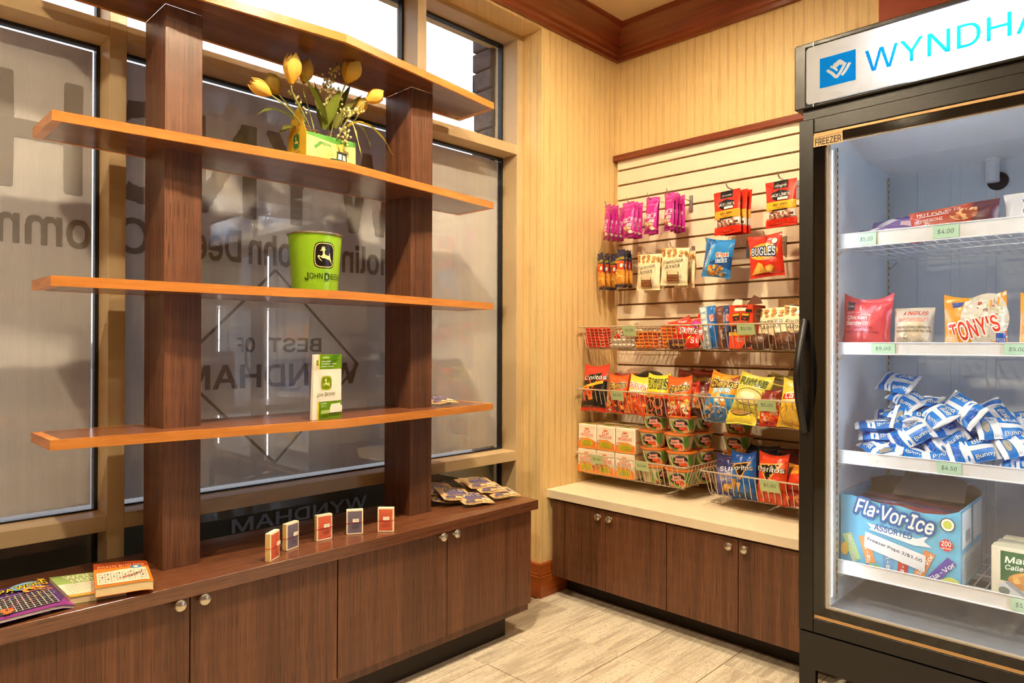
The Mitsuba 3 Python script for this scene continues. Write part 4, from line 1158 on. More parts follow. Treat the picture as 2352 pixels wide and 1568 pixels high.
place('cookie_sleeve', "slim blue pack of white filled cookies leaning beside the pink candy", 'snack bag', sleeve(110, C(150, 176, 200), C(30, 98, 170), C(232, 222, 206), 'Mallow', "S'mores"), frame((.770, -.330, Z1), 14, 8, 8), GB)
place('cookie_sleeve', 'slim brown and blue pack of frosted snacks leaning against the red box', 'snack bag', sleeve(111, C(96, 50, 34), C(34, 52, 96), C(110, 62, 44), 'Hostess', 'Frosted'), frame((.843, -.325, Z1), 16, 8, 6), GB)
x0, x1, z0, z1 = span(1674, 1729, 700, 803, -.345)
BS = C(214, 62, 28)
bsart = [('r', C(40, 26, 20), 0, .385, 1, .525), ('r', C(226, 160, 40), 0, .300, 1, .385), ('t', WHT, 'BEEF', .5, .49, .32, .045), ('t', WHT, 'STEAKS', .5, .42, .56, .06), ('n', C(90, 50, 20), 'ORIGINAL', .5, .34, .32, .03), ('t', C(244, 206, 180), 'LUNCHBOX', .48, .23, .38, .04), ('t', C(244, 206, 180), 'READY', .48, .175, .26, .04), ('t', BLK, "JACK LINK'S", .52, .955, .56, .05), ('r', C(238, 226, 206), .25, .86, .73, .935), ('n', C(90, 80, 70), '$3.00', .5, .895, .14, .025),
         ('p', C(46, 32, 26), [(.14, .80), (.46, .82), (.46, .66), (.20, .63)]), ('p', C(46, 32, 26), [(.54, .82), (.88, .80), (.82, .63), (.52, .66)]), ('p', C(226, 160, 40), [(.16, .79), (.44, .81), (.44, .76), (.17, .745)]), ('p', C(226, 160, 40), [(.56, .81), (.86, .79), (.84, .745), (.56, .76)]), ('p', BS, [(.22, .73), (.33, .69), (.44, .735), (.33, .66)]), ('p', BS, [(.56, .735), (.67, .69), (.78, .73), (.67, .66)]),
         ('p', C(170, 84, 58), [(.20, .63), (.46, .65), (.46, .53), (.22, .53)]), ('p', C(170, 84, 58), [(.53, .65), (.82, .63), (.78, .53), (.54, .53)]), ('r', BLK, .72, .835, .98, .895)]
H_ = z1 - Z1
bsx = carton(x1 - x0, H_, .13, BS, bsart, C(176, 44, 22), [('p', C(60, 36, 26), [(.3, .9), (.7, .9), (.75, .75), (.5, .58), (.25, .75)]), ('r', C(204, 150, 70), .4, .0, 1.0, .30), ('t', C(230, 200, 160), 'JACK', .5, .80, .5, .05)], C(120, 66, 40))
t_ = place('jerky_box', 'red carton of beef sticks with its flap open, standing in the top right basket', 'box', bsx, frame(((x0 + x1) / 2, -.345, Z1)))
put('flap', shape(prism([(0, 0), (.075, .012), (.060, .036), (.030, .050)], 0, .0015), 'mat_paper', color=C(92, 52, 32)), t_, M=frame(((x0 + x1) / 2 - .005, -.28, Z1 + H_), 0, 10, -4))
put('flap', shape(prism([(0, 0), (.05, 0), (.045, .03), (.01, .034)], 0, .0015), 'mat_paper', color=C(224, 196, 176)), t_, M=frame(((x0 + x1) / 2 - .05, -.33, Z1 + H_ - .002), 0, 30, 0))
for px, py, y, roll, pitch, yaw, lab in (((1745, 1800), (715, 805), -.30, 2, 14, 0, 'cream cookie bag standing in the top right basket, beside the red carton'), ((1795, 1858), (714, 805), -.31, -6, 12, 6, 'cream cookie bag in the top right basket, cut off by the freezer door')):
    x0, x1, z0, z1 = span(*px, *py, y)
    place('cookie_bag', lab, 'snack bag', amos, frame(((x0 + x1) / 2, y, Z1 + .002), yaw, pitch, roll), 'cream cookie bags in the basket')
place('cookie_bag', 'brown-backed cookie bag turned away at the rear of the top right basket', 'snack bag', pouch(.15, .20, .04, 118, C(150, 112, 66), [('r', C(74, 44, 28), .25, .55, .95, .85), ('n', C(170, 140, 110), 'Ingredients', .6, .72, .5, .05)]), frame((1.050, -.12, Z1 + .03), 0, 4, -3), 'cream cookie bags in the basket')
place('cookie_bar', 'dark brown wrapped cookie lying at the front of the top right basket', 'candy bar', pouch(.12, .075, .05, 119, C(70, 38, 26), [('e', C(96, 56, 38), .5, .5, .36, .3)], nu=12, nv=10), frame((.985, -.345, Z1), 4, 24, -4), GB)
place('cookie_bar', 'dark brown wrapped cookie beside the freezer edge, low in the top right basket', 'candy bar', pouch(.11, .080, .05, 120, C(74, 42, 30), [('e', C(100, 60, 42), .5, .5, .36, .3)], nu=12, nv=10), frame((1.115, -.345, Z1), -4, 20, 6), GB)

# ------------------------------------------------------------------ chip bags, middle baskets
Z2 = 0.934


def chip(W, H, seed, base, art, T=.055, ear=.07, **k):
    return pouch(W, H, T, seed, base, art, crinkle=.0036, ear=ear, low=.5, **k)


def triangle_logo(cx, cy, s, word, col, dark=BLK):
    tri = [(cx - .38 * s, cy + .10 * s), (cx + .36 * s, cy + .16 * s), (cx - .04 * s, cy - .24 * s)]
    tri2 = [(cx - .30 * s, cy + .08 * s), (cx + .27 * s, cy + .13 * s), (cx - .04 * s, cy - .19 * s)]
    return [('p', col, tri), ('p', dark, tri2), ('t', WHT, word, cx, cy + .02 * s, .86 * s, .10 * s, {'out': [(dark, .07)], 'rot': 3})]


def cheese_logo(cx, cy, w, h, word='Cheetos', rot=10):
    return [('t', C(240, 186, 60), word, cx, cy, w, h, {'out': [(C(240, 220, 180), .26), (C(50, 24, 18), .20)], 'rot': rot, 'shear': .15, 'taper': -.1})]


ORANGE, YEL = C(222, 92, 36), C(226, 204, 66)
chips_ = [C(222, 84, 36), C(236, 130, 50), C(200, 60, 30), C(240, 180, 90)]
spicy = lambda W, H: chip(W, H, 131, vband((0, C(200, 50, 30)), (.07, C(30, 24, 22)), (.66, C(206, 60, 44))), triangle_logo(.55, .72, 1.0, 'Doritos', C(214, 70, 40)) + [('p', C(216, 186, 60), [(.0, .52), (.9, .68), (.9, .61), (.0, .46)]), ('blobs', None, (.15, .18, .55, .52), 9, .12, chips_[:3], 3), ('n', C(180, 170, 160), 'NET WT 2.75 OZ', .3, .10, .4, .02)])
hotch = lambda W, H, s=133: chip(W, H, s, vband((0, C(190, 60, 36)), (.42, ORANGE)), [('blobs', None, (.04, .05, .96, .44), 40, .10, [C(240, 190, 70), C(220, 84, 40), C(236, 214, 170), C(70, 30, 24), C(200, 50, 30), C(240, 224, 200)], s)] + cheese_logo(.52, .72, .80, .15) + [('t', C(244, 190, 70), 'Flamin Hot', .55, .56, .66, .09, {'shear': .3, 'rot': 8, 'out': [(C(200, 50, 30), .16)]})])
chest = lambda W, H: chip(W, H, 135, vband((0, C(206, 70, 34)), (.44, C(186, 44, 34)), (.52, YEL)), [('blobs', None, (.04, .04, .96, .44), 44, .07, [C(226, 110, 44), C(236, 150, 60), C(206, 70, 36)], 5), ('p', C(236, 232, 220), [(.1, .54), (.9, .54), (.75, .63), (.2, .62)]), ('t', C(196, 44, 40), "CHESTER'S", .5, .74, .86, .15, {'out': [(WHT, .16)], 'rot': -6}), ('t', C(240, 200, 180), 'FRIES', .5, .48, .4, .04)])
fun_hot = lambda W, H: chip(W, H, 137, vband((0, C(60, 26, 26)), (.42, C(206, 70, 40)), (.58, C(218, 208, 60))), [('ring', C(226, 96, 44), .30, .24, .20, .15, .05), ('ring', C(236, 120, 60), .66, .30, .19, .15, .05), ('ring', C(226, 90, 40), .70, .12, .16, .11, .045), ('ring', C(190, 180, 60), .12, .14, .14, .10, .04), ('t', C(214, 206, 70), 'FUNYUNS', .5, .78, .90, .22, {'out': [(C(40, 44, 20), .12)]}), ('t', C(240, 180, 60), 'Flamin Hot', .5, .50, .76, .09, {'shear': .3, 'rot': 8})])
GC = 'chip bags in the middle baskets'
B = stand('chip_bag', 'black and red tortilla chip bag, leftmost in the middle basket against the pier', spicy, (1334, 1390), (840, 942), -.375, Z2, 0, 10, 1, GC)
stand('chip_bag', 'crumpled black chip bag pushed in behind the leftmost red and black one', lambda W, H: chip(W, H, 132, BLK, [('r', C(196, 176, 50), .2, .55, .6, .66), ('n', C(120, 110, 100), 'NET WT', .5, .3, .3, .03)]), (1362, 1392), (860, 940), -.340, Z2, 12, 8, 3, GC)
stand('chip_bag', 'orange cheese snack bag between the black bag and the yellow fries bag', hotch, (1390, 1434), (862, 944), -.372, Z2, 2, 10, -2, GC)
stand('chip_bag', 'yellow-topped hot fries bag, third from the pier in the middle basket', chest, (1432, 1482), (864, 948), -.368, Z2, -3, 12, -4, GC)
stand('chip_bag', 'lime yellow onion ring bag with pictured orange rings, behind the basket front', fun_hot, (1480, 1532), (861, 954), -.366, Z2, 0, 10, 0, GC)
stand('chip_bag', 'orange cheese snack bag at the right end of the left middle basket', lambda W, H: hotch(W, H, 134), (1530, 1586), (866, 958), -.366, Z2, 2, 9, 2, GC)
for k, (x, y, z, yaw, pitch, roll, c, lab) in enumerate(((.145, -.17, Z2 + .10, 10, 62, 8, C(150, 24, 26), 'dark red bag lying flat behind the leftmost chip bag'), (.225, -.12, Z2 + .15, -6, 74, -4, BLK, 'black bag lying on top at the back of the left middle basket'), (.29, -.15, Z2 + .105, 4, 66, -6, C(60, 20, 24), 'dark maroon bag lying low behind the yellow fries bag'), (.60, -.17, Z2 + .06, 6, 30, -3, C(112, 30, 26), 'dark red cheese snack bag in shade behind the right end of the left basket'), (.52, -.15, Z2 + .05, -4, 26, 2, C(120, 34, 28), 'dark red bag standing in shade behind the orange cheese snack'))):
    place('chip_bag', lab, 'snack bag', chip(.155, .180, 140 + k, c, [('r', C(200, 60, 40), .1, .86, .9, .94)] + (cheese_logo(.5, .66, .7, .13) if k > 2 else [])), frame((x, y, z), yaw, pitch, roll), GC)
place('chip_bag', 'popcorn snack bag with white and orange pieces at the basket end', 'snack bag', chip(.10, .165, 148, vband((0, C(70, 36, 26)), (.25, C(226, 120, 60)), (.7, C(206, 60, 40))), [('blobs', None, (.05, .22, .95, .62), 26, .11, [C(240, 226, 200), C(236, 190, 120), C(226, 120, 60)], 9)]), frame((.655, -.315, Z2), 24, 10, 4), GC)
puffs = lambda W, H: chip(W, H, 151, vband((0, C(40, 110, 160)), (.46, C(226, 146, 40))), [('p', C(48, 130, 190), [(0, .05), (1, .10), (1, .56), (.55, .52), (.3, .42), (0, .36)]), ('blobs', None, (.08, .08, .92, .50), 14, .12, [C(232, 162, 66), C(240, 190, 110), C(214, 140, 60), C(226, 220, 214)], 12), ('p', C(130, 64, 36), [(.62, .92), (1, 1.0), (1, .90), (.8, .86)])] + cheese_logo(.52, .76, .84, .16, 'Cheetos', 6) + [('t', C(90, 170, 210), 'PUFFS', .52, .60, .50, .10, {'out': [(WHT, .14)], 'rot': 12})])
stand('chip_bag', 'orange and blue cheese puff bag tilted at the left of the right middle basket', puffs, (1612, 1682), (866, 950), -.355, Z2 + .022, 0, 14, -8, GC, H=.195)
funy = lambda W, H: chip(W, H, 153, C(206, 194, 74), [('e', C(214, 196, 120), .48, .42, .40, .20), ('e', C(236, 226, 190), .45, .45, .24, .10), ('ring', C(96, 90, 40), .48, .42, .42, .22, .02), ('t', C(120, 130, 50), 'FUNYUNS', .48, .80, .80, .17, {'out': [(C(60, 66, 26), .10), ]}), ('r', C(232, 224, 150), .08, .67, .92, .69), ('n', C(120, 120, 60), 'ORIGINAL', .6, .16, .4, .05)], T=.065)
stand('chip_bag', 'olive yellow onion ring bag lying on the yellow bag in the right middle basket', funy, (1676, 1752), (876, 950), -.372, Z2 + .040, 4, 18, -10, GC, H=.180)
lays0 = lambda W, H: chip(W, H, 155, vband((0, C(236, 214, 60)), (.26, C(214, 180, 60))), [('ring', C(64, 44, 26), .5, .60, .46, .40, .035), ('e', C(160, 116, 50), .5, .60, .40, .34), ('n', C(150, 130, 40), 'NET WT 1.5 OZ', .4, .14, .4, .04), ('r', C(240, 226, 110), 0, .05, 1, .08)])
stand('chip_bag', 'bright yellow chip bag lying at the bottom front of the right middle basket', lays0, (1664, 1736), (930, 977), -.385, Z2, 0, 34, 0, GC, H=.135)
stand('chip_bag', 'blue chip bag squashed flat under the cheese puffs', lambda W, H: chip(W, H, 157, C(52, 84, 120), [('r', C(150, 150, 150), .1, .6, .9, .75), ('blobs', None, (.1, .1, .9, .5), 10, .10, [C(40, 60, 90), C(90, 120, 150), C(170, 120, 70)], 3)]), (1622, 1668), (944, 972), -.385, Z2, 0, 30, 0, GC, H=.10)
chd = lambda W, H: chip(W, H, 159, vband((0, C(196, 40, 24)), (.45, C(150, 50, 30)), (.7, C(120, 40, 28))), [('blobs', None, (.05, .10, .95, .48), 26, .13, [C(226, 90, 40), C(240, 140, 60), C(206, 60, 30), C(240, 210, 180)], 15)] + cheese_logo(.60, .66, .76, .14))
stand('chip_bag', 'red crunchy cheese bag behind the price tag of the right middle basket', chd, (1744, 1792), (896, 980), -.370, Z2, 4, 8, 2, GC)
lays = lambda W, H: chip(W, H, 161, vband((0, C(222, 178, 50)), (.5, C(230, 194, 70))), [('e', C(196, 148, 40), .5, .22, .38, .22), ('e', C(214, 170, 60), .45, .24, .26, .14), ('e', C(244, 232, 170), .5, .66, .40, .13), ('p', C(190, 44, 34), [(.06, .58), (.10, .70), (.94, .80), (.98, .66), (.5, .62)]), ('t', WHT, "Lay's", .50, .685, .66, .15, {'rot': 8, 'shear': .15})])
stand('chip_bag', 'golden potato chip bag with a red ribbon, cut off by the freezer handle', lays, (1784, 1856), (876, 986), -.372, Z2, 2, 8, -6, GC)
for k, (x, y, z, yaw, pitch, roll, c, lab) in enumerate(((1.00, -.18, Z2 + .07, 4, 40, -6, C(150, 140, 60), 'olive bag lying behind the onion ring bag in the right middle basket'), (1.075, -.15, Z2 + .07, -6, 50, 5, C(196, 160, 56), 'golden bag lying at the back of the right middle basket'), (1.02, -.26, Z2 + .03, 10, 24, -14, C(110, 96, 56), 'dull olive bag wedged beside the red crunchy cheese bag'))):
    place('chip_bag', lab, 'snack bag', chip(.16, .175, 170 + k, c, [('r', C(226, 210, 120), .1, .80, .9, .84)]), frame((x, y, z), yaw, pitch, roll), GC)

# ------------------------------------------------------------------ lowest baskets: noodle cups, noodle bowls, chip bags
Z3 = 0.604
CW = C(234, 226, 208)
cupf = [('p', C(226, 146, 66), [(0, .0), (0, .36), (.15, .42), (.60, .44), (1, .30), (1, .0)]), ('p', C(222, 120, 50), [(.78, .05), (.90, .36), (1, .05)]), ('p', C(222, 120, 50), [(0, .02), (.05, .30), (.12, .02)]), ('t', C(206, 62, 40), 'CUP', .5, .69, .36, .12, {'out': [(C(240, 226, 200), .10)]}), ('t', C(206, 62, 40), 'NOODLES', .5, .56, .68, .12, {'out': [(C(240, 226, 200), .10)]}), ('e', C(206, 70, 50), .5, .83, .12, .05), ('r', C(236, 220, 170), .36, .83, .64, .86),
        ('e', C(186, 172, 40), .50, .22, .33, .13), ('r', C(186, 172, 40), .22, .10, .78, .34), ('n', C(70, 66, 20), 'Made with', .5, .31, .24, .03), ('n', C(60, 58, 20), 'Hearty &', .5, .24, .40, .05), ('n', C(60, 58, 20), 'Flavorful', .5, .165, .42, .05), ('e', C(180, 190, 206), .12, .33, .065, .045), ('r', C(222, 200, 150), 0, .87, 1, .882)]
cups = [('t', C(190, 70, 50), 'NOODLES', .40, .45, .62, .10)]
x0, x1, z0, z1 = span(1400, 1442, 994, 1051, -.370)
CWW, CHH = 0.117, 0.126
cup = carton(CWW, CHH, CWW, CW, cupf, C(196, 170, 128), cups, C(226, 206, 160), b=.004)
topm, topc = art_mesh([('e', C(150, 160, 60), .42, .5, .34, .30), ('e', C(226, 190, 110), .62, .5, .2, .26)], flat_pos((-CWW / 2, CHH, 0), (CWW, 0, 0), (0, 0, -CWW)), CWW, CHH, 0, off0=.0006)
cup['lid_print'] = mikit.ply(topm, 'mat_paper', False, color=topc)
GN = 'noodle cup cartons in the lowest basket'
for r_ in range(2):
    for k in range(3):
        xx = [.070, .190, .312][k]
        place('noodle_cup', f'noodle cup carton in the {["lower", "upper"][r_]} front row, {["against the pier", "middle one", "beside the noodle bowls"][k]}', 'noodle cup', cup, frame((xx + .004 * r_, -.366, Z3 + r_ * (CHH + .0015)), (1, -1, 2)[k]), GN)
        place('noodle_cup', f'noodle cup carton of the {["lower", "upper"][r_]} rear row, behind the {["one against the pier", "middle front one", "one beside the bowls"][k]}', 'noodle cup', cup, frame((xx + .010, -.240, Z3 + r_ * (CHH + .0015)), (-2, 1, 0)[k]), GN)

# noodle bowls: tapered green tubs with a wide foil lid
R0, R1, BH = 0.050, 0.072, 0.084
bowl_body = lathe([(0.0001, 0), (R0, 0), (R0 + .001, .004), (R1 - .004, BH - .010), (R1 - .003, BH - .006), (0.0001, BH - .006)], 32)
bowl_lid = lathe([(0.0001, BH - .005), (R1 - .004, BH - .006), (R1, BH - .009), (R1 + .002, BH - .006), (R1 + .0015, BH - .002), (R1 - .006, BH - .001), (0.0001, BH)], 32)
v_, f_ = presplit(bowl_body, 40)
ang_ = np.degrees(np.arctan2(v_[:, 1], v_[:, 0]))
bowl = {'tub': shape(bowl_body, 'mat_paper', 40, C(196, 186, 150)), 'foil_lid': shape(bowl_lid, 'mat_foil', 40, C(206, 110, 44))}


def cone_pos(span_deg, a_mid):
    def pos(u, v, off):
        a = np.radians(a_mid + (u - .5) * span_deg)
        z = .004 + v * (BH - .016)
        rad = R0 + (R1 - R0 - .003) * (z / BH) + .0006 + np.asarray(off)
        return np.column_stack([rad * np.cos(a), rad * np.sin(a), z])
    return pos


bart = [('r', C(110, 150, 60), 0, 0, 1, 1), ('p', C(74, 130, 50), [(.44, 1), (.58, 1), (.52, .30)]), ('p', C(228, 220, 190), [(.05, 1), (.10, .4), (.2, .05), (.12, .05), (.03, .5)]), ('blobs', None, (.08, .02, .62, .24), 22, .035, [C(222, 120, 60), C(200, 80, 40), C(236, 170, 100), C(240, 206, 150)], 7), ('e', C(38, 22, 40), .30, .55, .15, .40), ('p', C(228, 220, 190), [(.44, .55), (.50, .2), (.47, .1), (.42, .4)]), ('t', C(230, 90, 60), 'Bowl', .29, .70, .17, .18, {'out': [(C(240, 220, 200), .10)], 'rot': 4}), ('t', C(230, 90, 60), 'Noodle', .30, .50, .24, .18, {'out': [(C(240, 220, 200), .10)], 'rot': 4}),
        ('r', C(226, 84, 40), .27, .22, .45, .40), ('r', BLK, .14, .32, .27, .40), ('n', C(200, 190, 220), 'NONGSHIM', .28, .86, .12, .05), ('r', C(214, 204, 176), .60, 0, 1, 1), ('r', C(226, 220, 200), .68, .20, .84, .60), ('r', C(150, 140, 120), .70, .30, .82, .50), ('r', C(220, 110, 60), .60, 0, 1, .10), ('p', C(150, 140, 120), [(.86, .1), (.90, .1), (.90, .8), (.96, .8), (.96, .9), (.80, .9), (.80, .8), (.86, .8)])]
m_, c_ = art_mesh(bart, cone_pos(215, 0), .215 * math.radians(215) * .28, .07, .008, off0=.0002, step=.00012)
bowl['print'] = mikit.ply(m_, 'mat_paper', False, color=c_)


def rotz(a, p):
    a = math.radians(a)
    M = np.eye(4); M[:2, :2] = [[math.cos(a), -math.sin(a)], [math.sin(a), math.cos(a)]]; M[:3, 3] = p
    return M


GW = 'noodle bowls in the lowest basket'
LV = ['lowest', 'second', 'third', 'topmost']
for col, (x, y, n, a0, lab) in enumerate(((.446, -.305, 4, -30, 'front stack beside the noodle cups'), (.600, -.318, 4, -30, 'front stack at the basket end'), (.615, -.165, 4, 20, 'shaded stack behind the one at the basket end'), (.805, -.135, 4, -38, 'rear stack behind the blue chip bags'), (.452, -.155, 3, -40, 'hidden stack behind the one beside the noodle cups'))):
    for k in range(n):
        dx = (0.0, .006, -.004, .010)[k] if col < 2 else 0
        place('noodle_bowl', f'green noodle bowl, {LV[k]} of the {lab}', 'noodle bowl', bowl, rotz(a0 + (0, 8, -4, 5)[k] + (70 if (col == 0 and k == 0) else 0), (x + dx, y + (.003 if k % 2 else 0), Z3 + k * (BH + .001))), GW)
GD = 'chip bags in the lowest basket'
sun = lambda W, H: chip(W, H, 181, vband((0, C(62, 66, 128)), (.30, C(100, 100, 160)), (.66, C(50, 48, 96))), [('t', WHT, 'SUN', .62, .66, .78, .12, {'rot': 2}), ('t', WHT, 'CHIPS', .72, .565, .48, .06), ('n', C(226, 190, 70), '100% WHOLE', .6, .48, .6, .035), ('t', WHT, '@KIN', .62, .40, .70, .09), ('blobs', None, (.42, .10, .98, .28), 9, .15, [C(232, 180, 90), C(240, 200, 120), C(214, 156, 66)], 21), ('n', C(150, 140, 170), 'sip', .25, .86, .2, .03)], T=.05)
stand('chip_bag', 'lavender-blue grain chip bag at the left of the lowest right basket', sun, (1645, 1694), (1046, 1133), -.345, Z3, 2, 6, 2, GD)
cool = lambda W, H: chip(W, H, 183, vband((0, C(30, 60, 100)), (.16, C(34, 92, 164)), (.8, C(26, 72, 150))), triangle_logo(.46, .66, 1.05, 'Doritos', C(232, 150, 60)) + [('p', C(206, 146, 50), [(-.0, .42), (.28, .44), (.14, .16)]), ('p', C(214, 154, 56), [(.24, .36), (.46, .36), (.34, .14)]), ('n', WHT, 'COOL RANCH', .6, .50, .36, .04)])
stand('chip_bag', 'bright blue tortilla chip bag in front of the lavender one', cool, (1682, 1738), (1042, 1146), -.365, Z3, 4, 6, 3, GD)
nach = lambda W, H: chip(W, H, 185, vband((0, C(196, 66, 34)), (.30, C(216, 70, 30)), (.86, C(206, 60, 28))), triangle_logo(.46, .68, 1.12, 'Doritos', C(236, 170, 80)) + [('p', C(222, 130, 50), [(.08, .42), (.36, .46), (.22, .16)]), ('p', C(232, 150, 60), [(.34, .40), (.64, .36), (.48, .14)]), ('n', WHT, 'NACHO', .62, .50, .22, .035), ('n', WHT, 'CHEESE', .60, .455, .24, .035)])
stand('chip_bag', 'orange-red tortilla chip bag standing behind the price tag of the lowest basket', nach, (1736, 1806), (1046, 1152), -.362, Z3, -3, 6, -1, GD)
place('chip_bag', 'glossy red round-bellied bag at the right end of the lowest basket', 'snack bag', chip(.14, .13, 187, vband((0, C(150, 34, 24)), (.3, C(206, 60, 30)), (.62, C(226, 150, 50))), [('p', C(240, 226, 200), [(.5, .86), (.9, .80), (.8, .92)])], T=.09), frame((1.185, -.345, Z3 + .05), -6, 26, 6), GD)
place('chip_bag', 'dark red bag beneath the round-bellied one in the lowest basket', 'snack bag', chip(.15, .12, 188, C(150, 40, 26), [('blobs', None, (.1, .1, .9, .8), 12, .12, [C(190, 60, 30), C(206, 120, 60), C(110, 30, 24)], 5)], T=.06), frame((1.16, -.365, Z3), 0, 44, 0), GD)
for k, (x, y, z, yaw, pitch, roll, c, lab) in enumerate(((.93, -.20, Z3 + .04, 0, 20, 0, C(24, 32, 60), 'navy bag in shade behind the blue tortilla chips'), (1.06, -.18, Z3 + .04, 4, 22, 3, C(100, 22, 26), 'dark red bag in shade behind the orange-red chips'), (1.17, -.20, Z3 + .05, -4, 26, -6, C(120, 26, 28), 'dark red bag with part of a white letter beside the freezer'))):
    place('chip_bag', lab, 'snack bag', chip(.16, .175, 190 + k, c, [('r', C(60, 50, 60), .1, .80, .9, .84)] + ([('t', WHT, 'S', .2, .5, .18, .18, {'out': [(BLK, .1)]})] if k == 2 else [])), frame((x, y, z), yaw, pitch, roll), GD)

# ================================================================== FREEZER CONTENTS
ZW = [a + 0.0107 for a, b in SHELF_Z]       # top of the shelf wires
GF = 'frozen packs on the freezer shelves'
PUR = C(120, 100, 160)
purp = lambda s: pouch(.22, .105, .045, s, PUR, [('p', C(206, 206, 220), [(.02, .3), (.3, .75), (.5, .62), (.2, .2)]), ('p', C(92, 70, 140), [(.35, .75), (.95, .85), (.95, .6), (.4, .6)]), ('r', C(200, 176, 190), .5, .12, .9, .4)], nu=18, nv=12, crinkle=.006, low=.2)
place('burrito_pack', 'lower of two purple wrapped packs lying on the top freezer shelf', 'frozen pack', purp(201), frame((1.590, -.690, ZW[0] + .012), 2, 62, 0), GF)
place('burrito_pack', 'upper of two purple wrapped packs, lying slanted on the other', 'frozen pack', purp(202), frame((1.620, -.600, ZW[0] + .040), -4, 50, 3), GF)
hp = pouch(.250, .105, .050, 203, lambda u, v: np.where((u > .72)[:, None], np.array(C(84, 44, 56)), np.array(C(170, 66, 50))), [('r', C(226, 220, 220), .10, .74, .62, .77), ('t', WHT, 'HOT POCKETS', .34, .86, .50, .15), ('t', C(236, 220, 220), 'PEPPERONI', .22, .60, .34, .12), ('t', C(236, 220, 220), 'PIZZA', .15, .42, .20, .12), ('e', C(214, 170, 120), .62, .62, .15, .20), ('blobs', None, (.48, .44, .76, .78), 14, .05, [C(190, 110, 80), C(226, 196, 150), C(150, 70, 50)], 4), ('r', C(226, 200, 210), .36, .12, .44, .34), ('t', C(226, 206, 60), 'OVER', .55, .30, .14, .09), ('t', C(226, 206, 60), '1/4 LB', .55, .18, .14, .09)], nu=20, nv=12, crinkle=.003, seal=.08, low=.1)
place('pocket_sandwich_pack', 'red-brown pepperoni sandwich pack lying upright in the middle of the top freezer shelf', 'frozen pack', hp, frame((1.800, -.690, ZW[0]), 2, 12, 5), GF)
wc = pouch(.17, .125, .05, 204, C(206, 212, 222), [('r', C(226, 150, 60), .1, .15, .95, .30), ('p', C(226, 150, 70), [(.30, .52), (.30, .84), (.42, .96), (.52, .88), (.52, .52)]), ('p', C(240, 240, 240), [(.52, .5), (.52, .9), (.62, .98), (.74, .88), (.74, .5)]), ('p', C(226, 150, 70), [(.74, .5), (.74, .88), (.9, .94), (.98, .8), (.98, .5)]), ('t', C(34, 92, 180), 'White', .58, .66, .62, .20, {'out': [(WHT, .10)]}), ('t', C(34, 92, 180), 'Castle', .62, .42, .70, .20, {'out': [(WHT, .10)]})], nu=16, nv=12, crinkle=.004)
place('slider_pack', 'white slider pack with blue lettering, at the right on the top freezer shelf', 'frozen pack', wc, frame((2.015, -.680, ZW[0] + .004), 0, 14, 4), GF)
place('slider_pack', 'second white slider pack with an orange top, behind the first one', 'frozen pack', wc, frame((2.060, -.560, ZW[0] + .050), -6, 30, 0), GF)

ckx0, ckx1, ckz0, ckz1 = span(1928, 2044, 688, 787, -.690)
CK = C(206, 74, 84)
chick = pouch(ckx1 - ckx0, ckz1 - ZW[1], .070, 211, lambda u, v: np.array(C(222, 104, 96)) * (1 - np.clip(1.5 * v, 0, 1))[:, None] * .4 + np.array(CK) * (1 - (1 - np.clip(1.5 * v, 0, 1))[:, None] * .4), [('r', C(46, 40, 50), .10, .78, .26, .92), ('t', WHT, 'DON MIGUEL', .18, .85, .13, .03), ('n', C(250, 226, 226), 'SOUTHERN STYLE', .34, .735, .48, .035), ('t', WHT, 'Chicken', .34, .64, .46, .085), ('t', WHT, 'Sandwich', .36, .53, .50, .085), ('n', C(110, 30, 50), 'with Breaded Chicken', .40, .445, .60, .045), ('n', C(110, 30, 50), 'Breast Fillet and Rib Meat', .46, .36, .72, .045), ('r', C(240, 190, 190), .05, .09, .2, .12)], ear=.14, crinkle=.004, low=.25, narrow=.08, edge=.010)
place('chicken_sandwich_pack', 'puffy red chicken sandwich pack at the left of the second freezer shelf', 'frozen pack', chick, frame(((ckx0 + ckx1) / 2 + .004, -.690, ZW[1]), -2, 4, -2), GF)
x0, x1, z0, z1 = span(2052, 2146, 706, 787, -.680)
burg = pouch(x1 - x0, z1 - ZW[1], .080, 213, C(198, 192, 180), [('e', C(214, 200, 170), .5, .40, .42, .34), ('t', C(200, 84, 60), 'ANGUS', .56, .86, .60, .10, {'shear': .2}), ('t', C(214, 110, 70), 'CHEESEBURGER', .52, .70, .74, .09, {'shear': .1, 'out': [(WHT, .06)]}), ('n', C(90, 84, 74), 'FLAME BROILED ANGUS BEEF PATTY', .52, .52, .86, .055), ('n', C(90, 84, 74), 'WITH AMERICAN CHEESE ON A BUN', .52, .44, .86, .055), ('n', C(90, 84, 74), 'FULLY COOKED', .26, .27, .30, .05), ('n', C(90, 84, 74), 'KEEP FROZEN', .26, .20, .30, .05), ('n', C(90, 84, 74), '6.2 OZ', .66, .20, .24, .055), ('r', C(206, 110, 80), .36, .05, .60, .10)], crinkle=.004, low=.3, edge=.010)
place('cheeseburger_pack', 'clear and cream cheeseburger pack between the red sandwich and the orange pizza', 'frozen pack', burg, frame(((x0 + x1) / 2, -.680, ZW[1]), 2, 6, 0), GF)
x0, x1, z0, z1 = span(2170, 2316, 682, 787, -.690)
